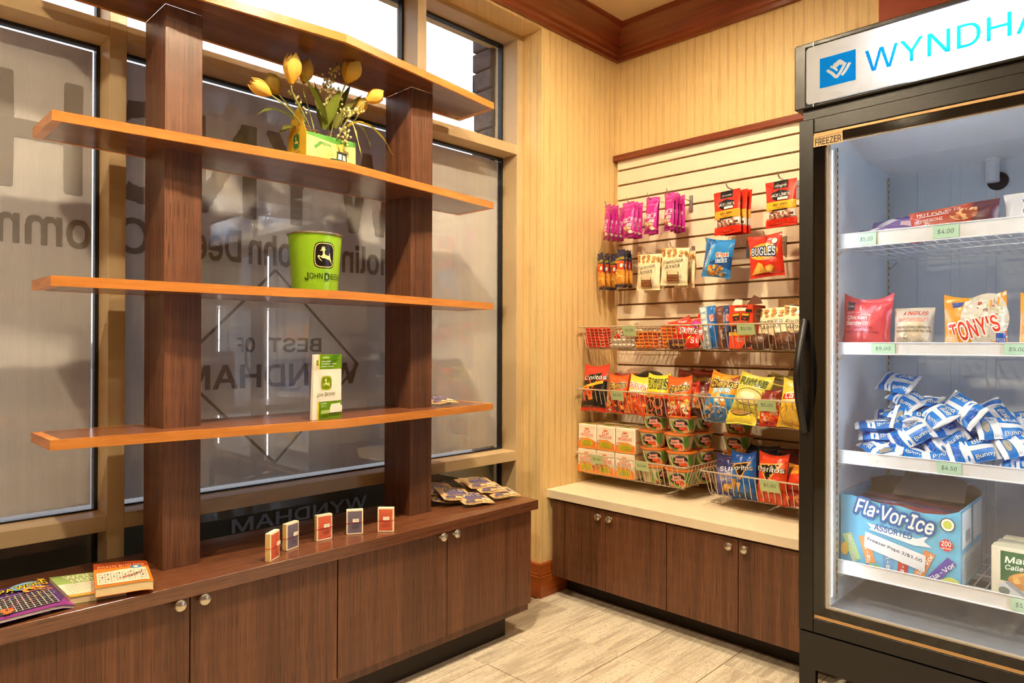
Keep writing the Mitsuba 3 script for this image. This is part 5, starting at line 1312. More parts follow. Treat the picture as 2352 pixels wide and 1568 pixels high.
pz = lambda s, W, H: pouch(W, H, .040, s, C(222, 152, 50), [('e', C(206, 200, 184), .66, .60, .38, .46), ('blobs', None, (.36, .26, .98, .98), 60, .05, [C(170, 90, 70), C(226, 222, 206), C(190, 186, 150), C(236, 232, 220), C(150, 120, 90)], s), ('r', C(214, 150, 50), 0, 0, 1, .10), ('p', C(40, 70, 150), [(.14, .90), (.34, .92), (.30, .84), (.16, .82)]), ('t', C(206, 62, 44), "TONY'S", .50, .42, .80, .34, {'out': [(WHT, .10)], 'rot': 14, 'taper': -.1}), ('r', C(44, 84, 160), .84, .14, .98, .32), ('n', WHT, 'PIZZA', .91, .20, .12, .05), ('e', C(206, 214, 200), .50, .12, .055, .085), ('e', C(236, 190, 130), .12, .20, .12, .14), ('t', WHT, '430', .12, .24, .12, .07), ('n', WHT, 'CALORIES', .12, .15, .16, .03)], ear=.10, crinkle=.003, low=.1, narrow=.02, edge=.010)
place('pizza_pack', 'orange pizza pack with red outlined lettering on the second freezer shelf', 'frozen pack', pz(215, x1 - x0, z1 - ZW[1]), frame(((x0 + x1) / 2, -.690, ZW[1]), 0, 6, 2), GF)
place('pizza_pack', 'orange pizza pack cut off by the right picture edge', 'frozen pack', pz(216, x1 - x0, (z1 - ZW[1]) * .96), frame(((x0 + x1) / 2 + .192, -.690, ZW[1]), 2, 5, -1), GF)

# heap of blue and white ice cream bars on the third shelf
BL, BL2, BLW = C(40, 122, 206), C(22, 78, 160), C(232, 238, 244)
ice = []
for s in range(4):
    art = [('p', BLW, [(.30, 0), (.48, 0), (.42, 1), (.24, 1)]), ('p', BLW, [(.30, .40), (1, .34 + .06 * s), (1, .52 + .05 * s), (.30, .60)]), ('t', WHT, 'Blue', .70, .78, .34, .20, {'rot': 6}), ('t', WHT, 'Bunny', .72, .18, .40, .18, {'rot': 6}), ('r', BLW, 0, 0, .10, 1), ('r', C(226, 232, 240), .93, 0, 1, 1), ('e', C(150, 146, 130) if s % 2 else C(30, 90, 180), .18, .5, .07, .28)]
    ice.append(pouch(.135, .082, .042, 220 + s, lambda u, v: np.where((np.abs(u - .5) > .43)[:, None], np.array(BLW), np.array(BL)), art, nu=18, nv=12, crinkle=.005, seal=.05, low=.1, narrow=0.0, ear=.05))
rI = np.random.default_rng(31)
spots = []
for ly, (zz, rows) in enumerate(((.022, [(-.690, 1.52, 2.16, 6), (-.590, 1.54, 2.16, 6), (-.480, 1.55, 2.15, 5)]), (.064, [(-.670, 1.53, 2.14, 6), (-.560, 1.55, 2.12, 5), (-.450, 1.58, 2.1, 4)]), (.106, [(-.650, 1.54, 2.02, 4), (-.540, 1.56, 2.06, 4)]), (.148, [(-.640, 1.56, 1.84, 3), (-.530, 1.58, 1.90, 3)]), (.190, [(-.600, 1.60, 1.74, 2)]), (.226, [(-.580, 1.585, 1.585, 1)]))):
    for (y, a, b, n) in rows:
        for k in range(n):
            x = a + (b - a) * (k + (.5 if ly % 2 else .15)) / n if n > 1 else a
            spots.append((x, y, zz, ly))
ORDN = ['first', 'second', 'third', 'fourth', 'fifth', 'sixth']
cnt = {}
for (x, y, z, ly) in spots:
    row = (ly, y)
    cnt[row] = cnt.get(row, 0) + 1
    M = frame((x + rI.uniform(-.012, .012), y + rI.uniform(-.012, .012), ZW[2] + z + rI.uniform(-.005, .006)), rI.uniform(-30, 30), rI.uniform(25, 85), rI.uniform(-48, 48))
    if rI.random() < .3:
        M = M @ np.diag([-1, -1, 1, 1.0])
        M[:3, 3] -= M[:3, 1] * .082
    lay = ['bottom', 'second', 'third', 'fourth', 'fifth', 'topmost'][ly]
    fr = {0: 'front', 1: 'middle', 2: 'rear'}[[r_ for r_ in sorted({s_[1] for s_ in spots if s_[3] == ly})].index(y)] if ly < 4 else 'upper'
    place('ice_cream_bar', f'blue and white ice cream bar, {ORDN[cnt[row] - 1]} in the {fr} row of the {lay} layer', 'ice cream bar', ice[rI.integers(4)], M, 'blue and white ice cream bars heaped on the third shelf')

# big torn-open box of ice pops and two pie boxes on the lowest shelf
yb_ = -.705
a = at(1928, 1290, 'y', yb_); b = at(2206, 1340, 'y', yb_); c = at(1928, 1131, 'y', yb_); d_ = at(2206, 1172, 'y', yb_)
bx0, bx1, bz0, bz1 = 1.462, b[0], ZW[3], (c[2] + d_[2]) / 2
BW, BHH, BD = bx1 - bx0, bz1 - bz0, .33
SKY = C(96, 186, 226)
t_ = thing('ice_pop_box', 'large sky-blue ice pop box with a torn-open top on the lowest freezer shelf', 'box')
tear = np.array([(0, 1.0), (.05, .985), (.10, .995), (.17, .975), (.22, .95), (.28, .955), (.36, .935), (.44, .935), (.52, .94), (.57, .925), (.66, .90), (.72, .895), (.80, .905), (.88, .915), (.96, .96), (1, .985)])
tp = [(u * BW, v * BHH) for u, v in tear]
front = prism([(0, 0), (BW, 0)] + tp[::-1], 0, .003)
fm = axes(front, (1, 0, 0), (0, 0, 1), (0, -1, 0), (bx0, yb_ + .003, bz0))
obj('front_panel', fm, 'mat_paper', t_, color=SKY)
obj('carton', cat([box(bx0, bx0 + .003, yb_ + .003, yb_ + BD, bz0, bz1 * 1.0), box(bx1 - .003, bx1, yb_ + .003, yb_ + BD, bz0, bz1 - .004), box(bx0, bx1, yb_ + .003, yb_ + BD, bz0, bz0 + .003)]), 'mat_paper', t_, color=C(120, 190, 222))
bk = [(0, 0), (BW, 0)] + [(u * BW, BHH * (1.0 + .12 * v)) for u, v in ((1, .35), (.93, .9), (.86, .75), (.7, .62), (.5, .55), (.42, .85), (.3, .95), (.2, .9), (.1, .7), (0, .2))]
obj('back_panel', axes(prism(bk, 0, .003), (1, 0, 0), (0, 0, 1), (0, -1, 0), (bx0, yb_ + BD, bz0)), 'mat_paper', t_, color=C(150, 134, 116))
fl_ = prism([(0, 0), (BW * .62, 0.0), (BW * .60, .10), (BW * .45, .125), (BW * .25, .11), (.02, .12)], 0, .0025)
obj('torn_flap', axes(fl_, (1, 0, 0), (0, .80, .60), (0, -.60, .80), (bx0 + BW * .30, yb_ + BD - .12, bz1 - .02)), 'mat_paper', t_, color=C(138, 122, 106))
pop = []
rP = np.random.default_rng(8)
for k in range(9):
    colp = [C(84, 70, 110), C(150, 66, 84), C(170, 90, 90), C(120, 60, 90)][k % 4]
    obj('ice_pop', tube([(bx0 + .015, yb_ + .03 + k * .030, bz1 - .050 + .010 * math.sin(k * 2)), (bx0 + BW * .5, yb_ + .03 + k * .030, bz1 - .042), (bx1 - .015, yb_ + .03 + k * .030, bz1 - .050)], .013, 10), 'mat_foil', t_, color=colp, smooth=True, label='ice pop lying in the box')
fbox = flat_pos((bx0, yb_ - .0003, bz0), (BW, 0, 0), (0, 0, BHH))
DKB = C(24, 84, 150)
popsA = []
for k, (u, v, rot, cc) in enumerate(((.10, .30, 20, C(190, 226, 160)), (.24, .30, 16, C(226, 150, 90)), (.42, .22, 4, C(100, 160, 210)), (.55, .20, -6, C(190, 60, 60)), (.72, .25, -22, C(206, 130, 80)), (.86, .22, -38, C(92, 74, 170)))):
    w_, h_ = .085, .36
    q = np.array([[-w_ / 2 * BW, -h_ / 2 * BHH], [w_ / 2 * BW, -h_ / 2 * BHH], [w_ / 2 * BW, h_ / 2 * BHH], [-w_ / 2 * BW, h_ / 2 * BHH]])
    aa = math.radians(rot)
    q = q @ np.array([[math.cos(aa), math.sin(aa)], [-math.sin(aa), math.cos(aa)]])
    popsA += [('p', cc, (q / [BW, BHH] + [u, v]).tolist()), ('t', WHT, 'Fla-Vor', u, v - .02, .26, .055, {'rot': rot + 82})]
star = [(.895 + (.062 if k % 2 else .052) * math.cos(k * math.pi / 12) * .92, .545 + (.062 if k % 2 else .052) * math.sin(k * math.pi / 12) * BW / BHH * .92) for k in range(24)]
fart = popsA + [('blobs', None, (.02, .02, .98, .10), 12, .03, [C(90, 60, 150), C(214, 200, 80), C(120, 170, 70), C(206, 60, 60)], 6), ('e', C(206, 214, 110), .93, .07, .07, .085), ('e', C(236, 196, 80), .04, .26, .035, .09),
                ('p', BLW, [(.24, .66), (.66, .56), (.76, .62), (.72, .54), (.78, .48), (.64, .47), (.24, .58), (.20, .52), (.28, .60)]), ('t', DKB, 'ASSORTED', .465, .60, .32, .085, {'rot': -6}), ('t', WHT, 'Fla·Vor·Ice', .475, .80, .66, .20, {'out': [(DKB, .18), ], 'rot': -9, 'shear': .12}), ('e', BLW, .905, .80, .060, .090), ('ring', C(60, 90, 90), .905, .80, .060, .090, .010), ('e', C(196, 210, 90), .905, .80, .034, .052), ('p', C(196, 40, 50), star), ('t', WHT, '200', .895, .565, .075, .065), ('t', WHT, 'ICE POPS', .895, .505, .075, .022)]
add_art(fart, fbox, BW, BHH, t_, edge=0, off0=.0003, step=.00012)
note = flat_pos((bx0 + .215 * BW, yb_ - .004, bz0 + .33 * BHH), (.51 * BW, 0, -.045), (.004, 0, .21 * BHH))
nn_ = trimesh.Trimesh(note(np.array([0, 1, 1, 0.]), np.array([0, 0, 1, 1.]), 0.0), [[0, 1, 2], [0, 2, 3]], process=False)
add_art([('r', C(226, 232, 238), 0, 0, 1, 1), ('t', C(44, 60, 90), 'Freezer Pops 2/$1.00', .5, .60, .90, .26)], note, .51 * BW, .21 * BHH, t_, name='price_note', edge=0, label='white paper note reading Freezer Pops 2/$1.00')
sidep = flat_pos((bx1 + .0004, yb_, bz0), (0, BD, 0), (0, 0, BHH))
add_art([('r', C(196, 214, 226), .06, .04, .94, .42), ('r', C(226, 234, 240), .05, .50, .46, .95), ('r', C(206, 216, 222), .54, .50, .95, .95), ('r', C(40, 50, 60), .485, .44, .50, .98), ('r', C(150, 166, 180), .2, .56, .4, .70)] + [('r', C(130, 150, 166), .10, .08 + .045 * k, .86, .09 + .045 * k) for k in range(7)], sidep, BD, BHH, t_, name='side_print', edge=0)
x0, x1, z0, z1 = span(2268, 2420, 1250, 1350, -.670)
PW, PH, PD = .235, .158, .055
part_ = [('r', C(36, 92, 54), .10, .36, .62, .93), ('t', WHT, 'Marie', .32, .79, .34, .13, {'shear': .2, 'rot': 5}), ('t', WHT, "Callender's", .37, .64, .44, .10, {'shear': .2, 'rot': 2}), ('r', C(232, 224, 196), .62, .2, 1, .93), ('e', C(206, 214, 222), .55, .24, .46, .18), ('e', C(196, 132, 66), .58, .40, .40, .22), ('e', C(222, 172, 96), .56, .45, .34, .14), ('blobs', None, (.6, .2, .95, .36), 12, .04, [C(214, 110, 50), C(110, 150, 70), C(226, 206, 160)], 3), ('blobs', None, (.24, .36, .90, .56), 16, .05, [C(206, 146, 74), C(232, 190, 116)], 9), ('r', C(190, 160, 110), 0, .0, 1, .06), ('e', C(110, 120, 110), .14, .17, .06, .07), ('p', C(150, 156, 160), [(.14, .34), (.20, .36), (.44, .10), (.40, .06)]), ('n', C(120, 100, 70), '1 MICROWAVABLE', .5, .10, .34, .035)]
pie = carton(PW, PH, PD, C(226, 222, 200), part_, C(222, 216, 190), None, C(206, 206, 180))
px_ = at(2268, 1345, 'y', -.690)[0]
place('pie_box', 'cream and green pot pie box in front, at the right of the lowest freezer shelf', 'box', pie, frame((px_ + PW / 2 + .008, -.680, ZW[3]), 0, 0, 0), 'pot pie boxes')
place('pie_box', 'cream pot pie box standing behind the front one', 'box', pie, frame((px_ + PW / 2 + .012, -.622, ZW[3] + .0), 1, 0, 0), 'pot pie boxes')
place('pie_box', 'rearmost cream pot pie box on the lowest freezer shelf', 'box', pie, frame((px_ + PW / 2 + .018, -.560, ZW[3] + .0), -1, 0, 0), 'pot pie boxes')

# ================================================================== ON THE WINDOW SHELVES
# leaping stag in a rounded shield, as outlines (unit square)
STAG = [(.10, .46), (.16, .52), (.28, .47), (.36, .50), (.40, .60), (.38, .70), (.30, .73), (.28, .69), (.24, .72), (.34, .80), (.30, .86), (.36, .84), (.36, .95), (.41, .86), (.46, .96), (.46, .85), (.54, .90), (.49, .80), (.58, .79), (.51, .74), (.50, .62), (.54, .55), (.68, .50), (.76, .51), (.78, .66), (.83, .52), (.86, .40), (.95, .20), (.97, .10), (.88, .24), (.78, .32), (.66, .34), (.50, .38), (.38, .38), (.28, .43), (.18, .44), (.24, .36), (.34, .26), (.36, .22), (.24, .30), (.14, .40)]


def shield(cx, cy, w, h, outer, rim, field, stag):
    t = np.linspace(0, 2 * np.pi, 40, endpoint=False)
    se = lambda k: [(cx + w * k * np.sign(math.cos(a)) * abs(math.cos(a)) ** .5 * (1.0 - .06 * math.sin(a)), cy + h * k * np.sign(math.sin(a)) * abs(math.sin(a)) ** .5) for a in t]
    return [('p', outer, se(.5)), ('p', rim, se(.465)), ('p', field, se(.43)), ('p', stag, [(cx + (x - .52) * w * .80, cy + (y - .52) * h * .84) for x, y in STAG])]


# metal bucket
BKC, BKR0, BKR1, BKH = (0.150, -2.001, 1.4593), 0.0775, 0.0905, 0.200
LIME = C(128, 170, 36)
bk_ = thing('green_bucket', 'lime green metal bucket with a black leaping-stag emblem on the second lowest shelf', 'bucket')
wall = lathe([(BKR0, .002), (BKR1, BKH - .006), (BKR1 - .0012, BKH - .006), (BKR0 - .0012, .003), (.0001, .003), (.0001, 0), (BKR0 - .002, 0), (BKR0, .002)], 56)
wall.apply_translation(BKC)
obj('wall', wall, 'mat_foil', bk_, smooth=40, color=LIME)
tor = tube([(BKC[0] + (BKR1 + .001) * math.cos(a), BKC[1] + (BKR1 + .001) * math.sin(a), BKC[2] + BKH - .004) for a in np.linspace(0, 2 * np.pi, 56, endpoint=False)], .0036, 8, closed=True)
obj('rim', tor, 'mat_chrome', bk_, smooth=True, label='bare metal rolled rim')


def bucket_pos(mid, span_):
    def pos(u, v, off):
        a = np.radians(mid + (u - .5) * span_)
        rad = BKR0 + (BKR1 - BKR0) * v + np.asarray(off)
        return np.column_stack([BKC[0] + rad * np.cos(a), BKC[1] + rad * np.sin(a), BKC[2] + v * BKH])
    return pos


bw_ = .0845 * math.radians(150)
add_art(shield(.53, .60, .335, .445, BLK, C(236, 206, 130), BLK, C(244, 222, 160)) + [('t', C(34, 34, 24), 'J', .255, .235, .06, .135), ('n', C(34, 34, 24), 'OHN', .40, .245, .20, .095), ('t', C(34, 34, 24), 'D', .575, .24, .085, .125), ('n', C(34, 34, 24), 'EERE', .775, .245, .27, .095)], bucket_pos(-12, 150), bw_, BKH, bk_, mat='mat_foil', edge=.006, label='black shield with a leaping stag and dark lettering')

# hang-sell carton with the stag
cp0, cp1 = at(716, 967, 'z', 1.0205), at(800, 956, 'z', 1.0205)
e_ = np.array([-math.sin(math.radians(14)), math.cos(math.radians(14)), 0])
CWD, CHT = .136, .222
o_ = np.array([.222, -2.050, 1.0203])
n_ = np.cross(e_, [0, 0, 1.0])
cd = thing('decal_carton', 'white and green decal carton with a leaping stag, standing on the lowest shelf', 'box')
pts = [o_, o_ + e_ * CWD, o_ + e_ * CWD - n_ * .010, o_ - n_ * .010]
tilt = np.array([-.022, 0.0, 0]) * 0
base_ = np.array(pts); top_ = base_ + [0, 0, CHT]
top_[[0, 3]] += e_ * .008
mm_ = trimesh.Trimesh(np.vstack([base_, top_]), [[0, 1, 5], [0, 5, 4], [1, 2, 6], [1, 6, 5], [2, 3, 7], [2, 7, 6], [3, 0, 4], [3, 4, 7], [4, 5, 6], [4, 6, 7], [0, 3, 2], [0, 2, 1]], process=False)
obj('carton', mm_, 'mat_foil', cd, color=C(238, 232, 218))
dpos = lambda u, v, off: o_ + (u * (CWD - .008 * v) + .008 * v)[:, None] * e_ + (v * CHT)[:, None] * np.array([0, 0, 1.0]) + np.asarray(off) * n_
GRN = C(96, 140, 20)
dart = [('r', GRN, .20, .765, 1, 1), ('r', GRN, .20, .0, 1, .275), ('r', C(230, 196, 70), .155, .765, .20, 1), ('r', C(230, 196, 70), .155, 0, .20, .275), ('r', C(238, 232, 218), .20, .270, .97, .77)] + shield(.44, .555, .38, .225, C(110, 130, 30), C(226, 206, 90), C(96, 128, 20), C(232, 220, 130)) + [('t', C(70, 84, 24), 'J', .13, .375, .045, .062), ('n', C(70, 84, 24), 'OHN', .25, .38, .16, .042), ('t', C(70, 84, 24), 'D', .42, .385, .07, .055), ('n', C(70, 84, 24), 'EERE', .61, .385, .28, .042), ('t', C(240, 240, 220), 'Automotive decal', .40, .895, .34, .024), ('t', C(240, 240, 220), 'Autocollant décalcomanie', .50, .855, .54, .024), ('t', C(240, 240, 220), 'Automotor calcomanía', .44, .815, .44, .024), ('r', C(150, 180, 110), .26, .935, .50, .965), ('p', C(150, 180, 110), [(.34, .965), (.38, .98), (.42, .965)]),
        ('p', C(242, 236, 220), [(.56, .09), (.98, .09), (.98, .20), (.92, .20), (.92, .235), (.58, .225), (.56, .18), (.54, .18), (.54, .12)]), ('t', C(236, 236, 210), 'CARRERA', .33, .245, .20, .018), ('n', C(220, 226, 190), 'outdoor', .32, .215, .18, .018), ('n', C(220, 226, 190), 'weatherproof', .33, .19, .20, .018), ('r', C(170, 190, 120), .24, .09, .54, .14), ('p', C(60, 110, 20), [(.62, 1), (.90, 1), (.62, .88), (.5, .80)]), ('r', C(110, 130, 60), .58, .065, .97, .072)]
dart += shield(.06, .87, .075, .09, C(110, 130, 30), C(226, 206, 90), C(96, 128, 20), C(232, 220, 130))
add_art(dart, dpos, CWD, CHT, cd, mat='mat_foil', edge=.02)

# popcorn packs: brown paper in clear sleeves
PAP = C(206, 172, 122)
INK = C(86, 78, 120)
pp = []
for s in range(3):
    art = [('r', C(192, 160, 114), .02, .02, .98, .10), ('p', INK, [(.16, .42), (.20, .66), (.30, .86), (.76, .88), (.84, .66), (.88, .44), (.74, .38), (.26, .36)]), ('t', C(226, 206, 170), 'ACT II', .5, .66, .56, .22), ('r', INK, .18, .26, .86, .32), ('n', INK, 'POPCORN', .52, .29, .5, .05), ('r', C(236, 226, 206), .66, .16, .93, .28), ('n', C(110, 96, 80), '$2.00', .80, .22, .16, .05), ('r', INK, .10, .12, .40, .20), ('r', C(150, 130, 120), .06, .93, .94, .96), ('r', C(150, 126, 110), .05, .06, .60, .09)]
    pp.append(pouch(.148, .128, .016, 240 + s, PAP, art, nu=14, nv=14, crinkle=.003, seal=.03, low=.1, narrow=0))
GP = 'brown paper popcorn packs'


def lie(p, yaw, tip, roll=0):
    """lies on the worktop facing up: its bottom edge towards +X (the room), top edge to the window"""
    M = frame(p, 90 + yaw, 0, 0)
    a = math.radians(90 - tip)
    Rx = np.eye(4); Rx[1:3, 1:3] = [[math.cos(a), math.sin(a)], [-math.sin(a), math.cos(a)]]
    b = math.radians(roll)
    Ry = np.eye(4); Ry[0, 0], Ry[0, 2], Ry[2, 0], Ry[2, 2] = math.cos(b), math.sin(b), -math.sin(b), math.cos(b)
    return M @ Rx @ Ry


zt = 0.5905
for k, (x, y, z, yaw, tip, roll, lab) in enumerate((
        (.190, -1.245, .012, -14, 10, 3, 'popcorn pack at the front of the left pile on the worktop end, its white price label showing'), (.130, -1.305, .026, -18, 14, 8, 'popcorn pack second from the front in the left pile on the worktop'), (.085, -1.325, .010, -22, 12, 10, 'popcorn pack at the bottom of the left pile, in shade beside the post'), (.035, -1.300, .034, -10, 14, 6, 'popcorn pack at the back of the left pile, leaning against the window'),
        (.185, -1.070, .012, -10, 9, 2, 'popcorn pack at the front of the right pile, nearest the worktop end'), (.140, -1.105, .030, -12, 11, 4, 'popcorn pack second from the front in the right pile'), (.095, -1.125, .046, -14, 12, 4, 'popcorn pack third from the front in the right pile'), (.045, -1.100, .030, -8, 14, 2, 'popcorn pack at the back of the right pile below the small white lettering'))):
    place('popcorn_pack', lab, 'popcorn pack', pp[k % 3], lie((x, y, zt + z), yaw, tip, roll), GP)
pk_ = at(1010, 925, 'z', 1.021)
place('popcorn_pack', 'popcorn pack lying alone on the lowest shelf behind the far post', 'popcorn pack', pp[1], lie((.108, -1.362, 1.0205 + .010), 2, 10, 0), GP)

# decks of cards
CR, CBL = C(214, 104, 74), C(120, 110, 128)
decks = []
for colr in (CR, CBL):
    dart_ = [('r', colr, .085, .065, .915, .935)]
    lt = tuple(np.array(colr) * .72)
    for j in range(9):
        for i in range(6):
            cx_, cy_ = .155 + i * .138 + (.069 if j % 2 else 0), .10 + j * .098
            if cx_ < .9:
                dart_.append(('p', lt, [(cx_ - .055, cy_), (cx_, cy_ + .045), (cx_ + .055, cy_), (cx_ + .035, cy_), (cx_, cy_ + .025), (cx_ - .035, cy_)]))
    dart_ += [('r', C(240, 230, 214), .36, .52, .74, .66), ('n', C(110, 100, 90), '$3.00', .62, .58, .18, .04)]
    dk = carton(.0595, .0895, .019, C(242, 228, 200), dart_, C(214, 180, 110), None, C(240, 226, 196), b=.0015)
    band = [(-.0305, .0415, -.0195), (.0305, .0440, -.0195), (.0305, .0440, .0010), (0, .0425, .0012), (-.0305, .0415, .0010), (-.0305, .0415, -.0195)]
    dk['red_band'] = shape(tube(band, .0008, 6), 'mat_foil', True, color=C(190, 40, 34))
    decks.append(dk)
NM = ['first', 'second', 'third', 'fourth', 'fifth']
for k, (fl, fr, c_) in enumerate((((621.9, 1290.7), (641.5, 1278.4), 0), ((656.8, 1266.7), (688.0, 1254.6), 1), ((726.3, 1244.0), (764.5, 1236.2), 0), ((793.2, 1228.4), (836.2, 1225.4), 1), ((864.5, 1222.0), (907.2, 1221.5), 0))):
    p, q = at(*fl, 'z', .5905), at(*fr, 'z', .5905)
    yaw = math.degrees(math.atan2(q[1] - p[1], q[0] - p[0]))
    ctr = (p + q) / 2
    place('card_deck', f'{["red", "blue", "red", "blue", "red"][k]} backed card deck in a white box, {NM[k]} from the books on the worktop', 'card deck', decks[c_], frame((ctr[0], ctr[1], .5903), yaw), 'boxed card decks standing on the worktop')


# books on the worktop
def book(name, label, quad, z0, z1, cover, art, paper, group=None, curl=0.0, spine=0.0):
    """quad: the four corners of its upper face, seen from above, starting at the reader's bottom left"""
    P = np.array([q[:2] for q in quad])
    t = thing(name, label, 'book', group)
    th = .0008
    zt_ = np.array([z[2] if len(z) > 2 else z1 for z in quad])

    def pos(u, v, off):
        xy = (1 - u)[:, None] * (1 - v)[:, None] * P[0] + u[:, None] * (1 - v)[:, None] * P[1] + u[:, None] * v[:, None] * P[2] + (1 - u)[:, None] * v[:, None] * P[3]
        z = (1 - u) * (1 - v) * zt_[0] + u * (1 - v) * zt_[1] + u * v * zt_[2] + (1 - u) * v * zt_[3]
        z = z + curl * np.clip((u - .75) / .25, 0, 1) ** 2
        return np.column_stack([xy, z + np.asarray(off)])

    def slab(a, b, inset, col, mat, nm):
        U, V = np.meshgrid(np.linspace(inset, 1 - inset, 9), np.linspace(inset, 1 - inset, 5)); U, V = U.ravel(), V.ravel()
        A_, B_ = pos(U, V, a), pos(U, V, b)
        i, j = np.meshgrid(np.arange(8), np.arange(4)); i, j = i.ravel(), j.ravel()
        q = np.stack([j * 9 + i, j * 9 + i + 1, (j + 1) * 9 + i + 1, (j + 1) * 9 + i], 1)
        f = [q, q[:, ::-1] + 45]
        rim = [k for k in range(9)] + [9 * r_ + 8 for r_ in range(1, 5)] + [36 + k for k in range(7, -1, -1)] + [9 * r_ for r_ in range(3, 0, -1)]
        f.append(np.array([[rim[k], rim[k] + 45, rim[(k + 1) % len(rim)] + 45, rim[(k + 1) % len(rim)]] for k in range(len(rim))]))
        fq = np.vstack(f)
        m = trimesh.Trimesh(np.vstack([A_, B_]), np.vstack([fq[:, [0, 1, 2]], fq[:, [0, 2, 3]]]), process=False)
        obj(nm, m, mat, t, color=col)
    h = z1 - z0
    slab(0.0, -th, 0, cover, 'mat_foil', 'cover')
    slab(-th, -h + th, .008, paper, 'mat_paper', 'pages')
    slab(-h + th, -h, 0, cover, 'mat_foil', 'back_cover')
    W_, H_ = np.linalg.norm(P[1] - P[0]), np.linalg.norm(P[3] - P[0])
    add_art(art, pos, W_, H_, t, mat='mat_foil', edge=.02, off0=.0004, step=.00012)
    return t


q3 = lambda z, *pts_: [tuple(at(px, py, 'z', z)) for px, py in pts_]
grid = lambda x0, y0, x1, y1, nx, ny, c, w=.006: [('r', c, x0 + (x1 - x0) * i / nx - w / 2, y0, x0 + (x1 - x0) * i / nx + w / 2, y1) for i in range(nx + 1)] + [('r', c, x0, y0 + (y1 - y0) * j / ny - w / 2, x1, y0 + (y1 - y0) * j / ny + w / 2) for j in range(ny + 1)]
gq = q3(.6085, (160.7, 1372), (292, 1351.5), (240, 1310), (112, 1326))
book('puzzle_book', 'green and white word puzzle book under the orange one, beside the purple magazine', gq, .5905, .6085, C(150, 178, 104),
     [('r', C(226, 218, 196), .0, .10, 1, .58), ('r', C(222, 150, 60), 0, .0, 1, .10), ('t', C(236, 230, 206), 'WORD', .55, .86, .70, .16), ('t', C(236, 230, 206), 'HUNT', .60, .68, .66, .16)] + [('r', C(140, 140, 130), .1 + .05 * i, .14 + .08 * j, .115 + .05 * i, .17 + .08 * j) for i in range(16) for j in range(5)], C(226, 206, 170), 'books on the worktop')
bq = q3(.634, (218.9, 1351), (353.3, 1325.5), (336.7, 1281.5), (213.8, 1295.5))
bq[1] = (*bq[1][:2], .629); bq[2] = (*bq[2][:2], .630)
book('brain_puzzle_book', 'thick orange puzzle book with a white grid, topmost of the books by the near post', bq, .6095, .634, C(214, 120, 44),
     [('r', C(150, 60, 30), 0, .74, 1, 1), ('t', C(224, 150, 100), 'BRAIN BUILDER', .50, .80, .86, .11), ('n', C(70, 30, 24), 'PENNY DELL', .40, .93, .5, .08), ('p', C(228, 220, 198), [(.04, .08), (.94, .06), (.94, .66), (.5, .62), (.04, .56)]), ('e', C(60, 120, 180), .76, .69, .10, .075), ('e', C(226, 226, 220), .76, .69, .045, .045)] + grid(.08, .12, .90, .50, 8, 4, C(120, 116, 110)) + [('p', C(170, 50, 40), [(.46, .22), (.86, .40), (.87, .38), (.48, .20)])] + [('r', C(70, 70, 80), .12 + .1 * i, .16 + .1 * j, .14 + .1 * i, .22 + .1 * j) for i in range(8) for j in range(3) if (i + j) % 2], C(226, 206, 160), 'books on the worktop', curl=-.004)
mq = [tuple(at(-60, 1440, 'z', .612)), tuple(at(172.5, 1380.5, 'z', .606)), tuple(at(112.2, 1326.5, 'z', .606)), tuple(at(-75, 1370, 'z', .612))]
book('puzzle_magazine', 'purple magazine with a crossword grid and yellow lettering at the near end of the worktop', mq, .604, .612, C(74, 44, 110),
     [('r', C(34, 28, 50), .04, .10, .86, .64), ('p', C(130, 50, 130), [(0, 0), (1, 0), (1, .35), (.86, .10), (0, .07)])] + grid(.04, .10, .86, .60, 13, 8, C(226, 222, 214), .008) + [('e', C(120, 170, 206), .66, .82, .20, .13), ('t', C(240, 206, 60), 'KAPPA WORD', .50, .80, .86, .12, {'out': [(C(60, 40, 20), .1)], 'rot': 4}), ('p', C(240, 196, 60), [(.86, .86), (.90, .93), (.96, .93), (.92, .97), (.94, 1.02), (.88, .98), (.83, 1.0), (.85, .95), (.80, .92), (.85, .91)]), ('blobs', None, (.60, .56, .92, .76), 22, .035, [C(230, 150, 50), C(214, 110, 40), C(240, 190, 80)], 3), ('blobs', None, (.05, .04, .38, .20), 16, .04, [C(196, 84, 40), C(214, 120, 60)], 4)] + [('t', [C(220, 80, 60), C(230, 190, 80), C(110, 190, 150), C(190, 120, 210)][(i * 3 + j) % 4], 'AEHLNORST'[(i * 2 + j * 3) % 9], .07 + .063 * i, .13 + .0625 * j, .024, .034) for i in range(13) for j in range(8) if (i * 7 + j * 5) % 3], C(232, 226, 214), 'books on the worktop', curl=-.010)
er = thing('white_wedge', 'small white wedge peeking from under the purple magazine', 'wedge')
pe_ = at(104, 1404, 'z', .592)
obj('block', box(pe_[0] - .045, pe_[0] + .006, pe_[1] - .012, pe_[1] + .012, .5903, .602, .002), 'mat_paper', er, color=C(236, 226, 206))

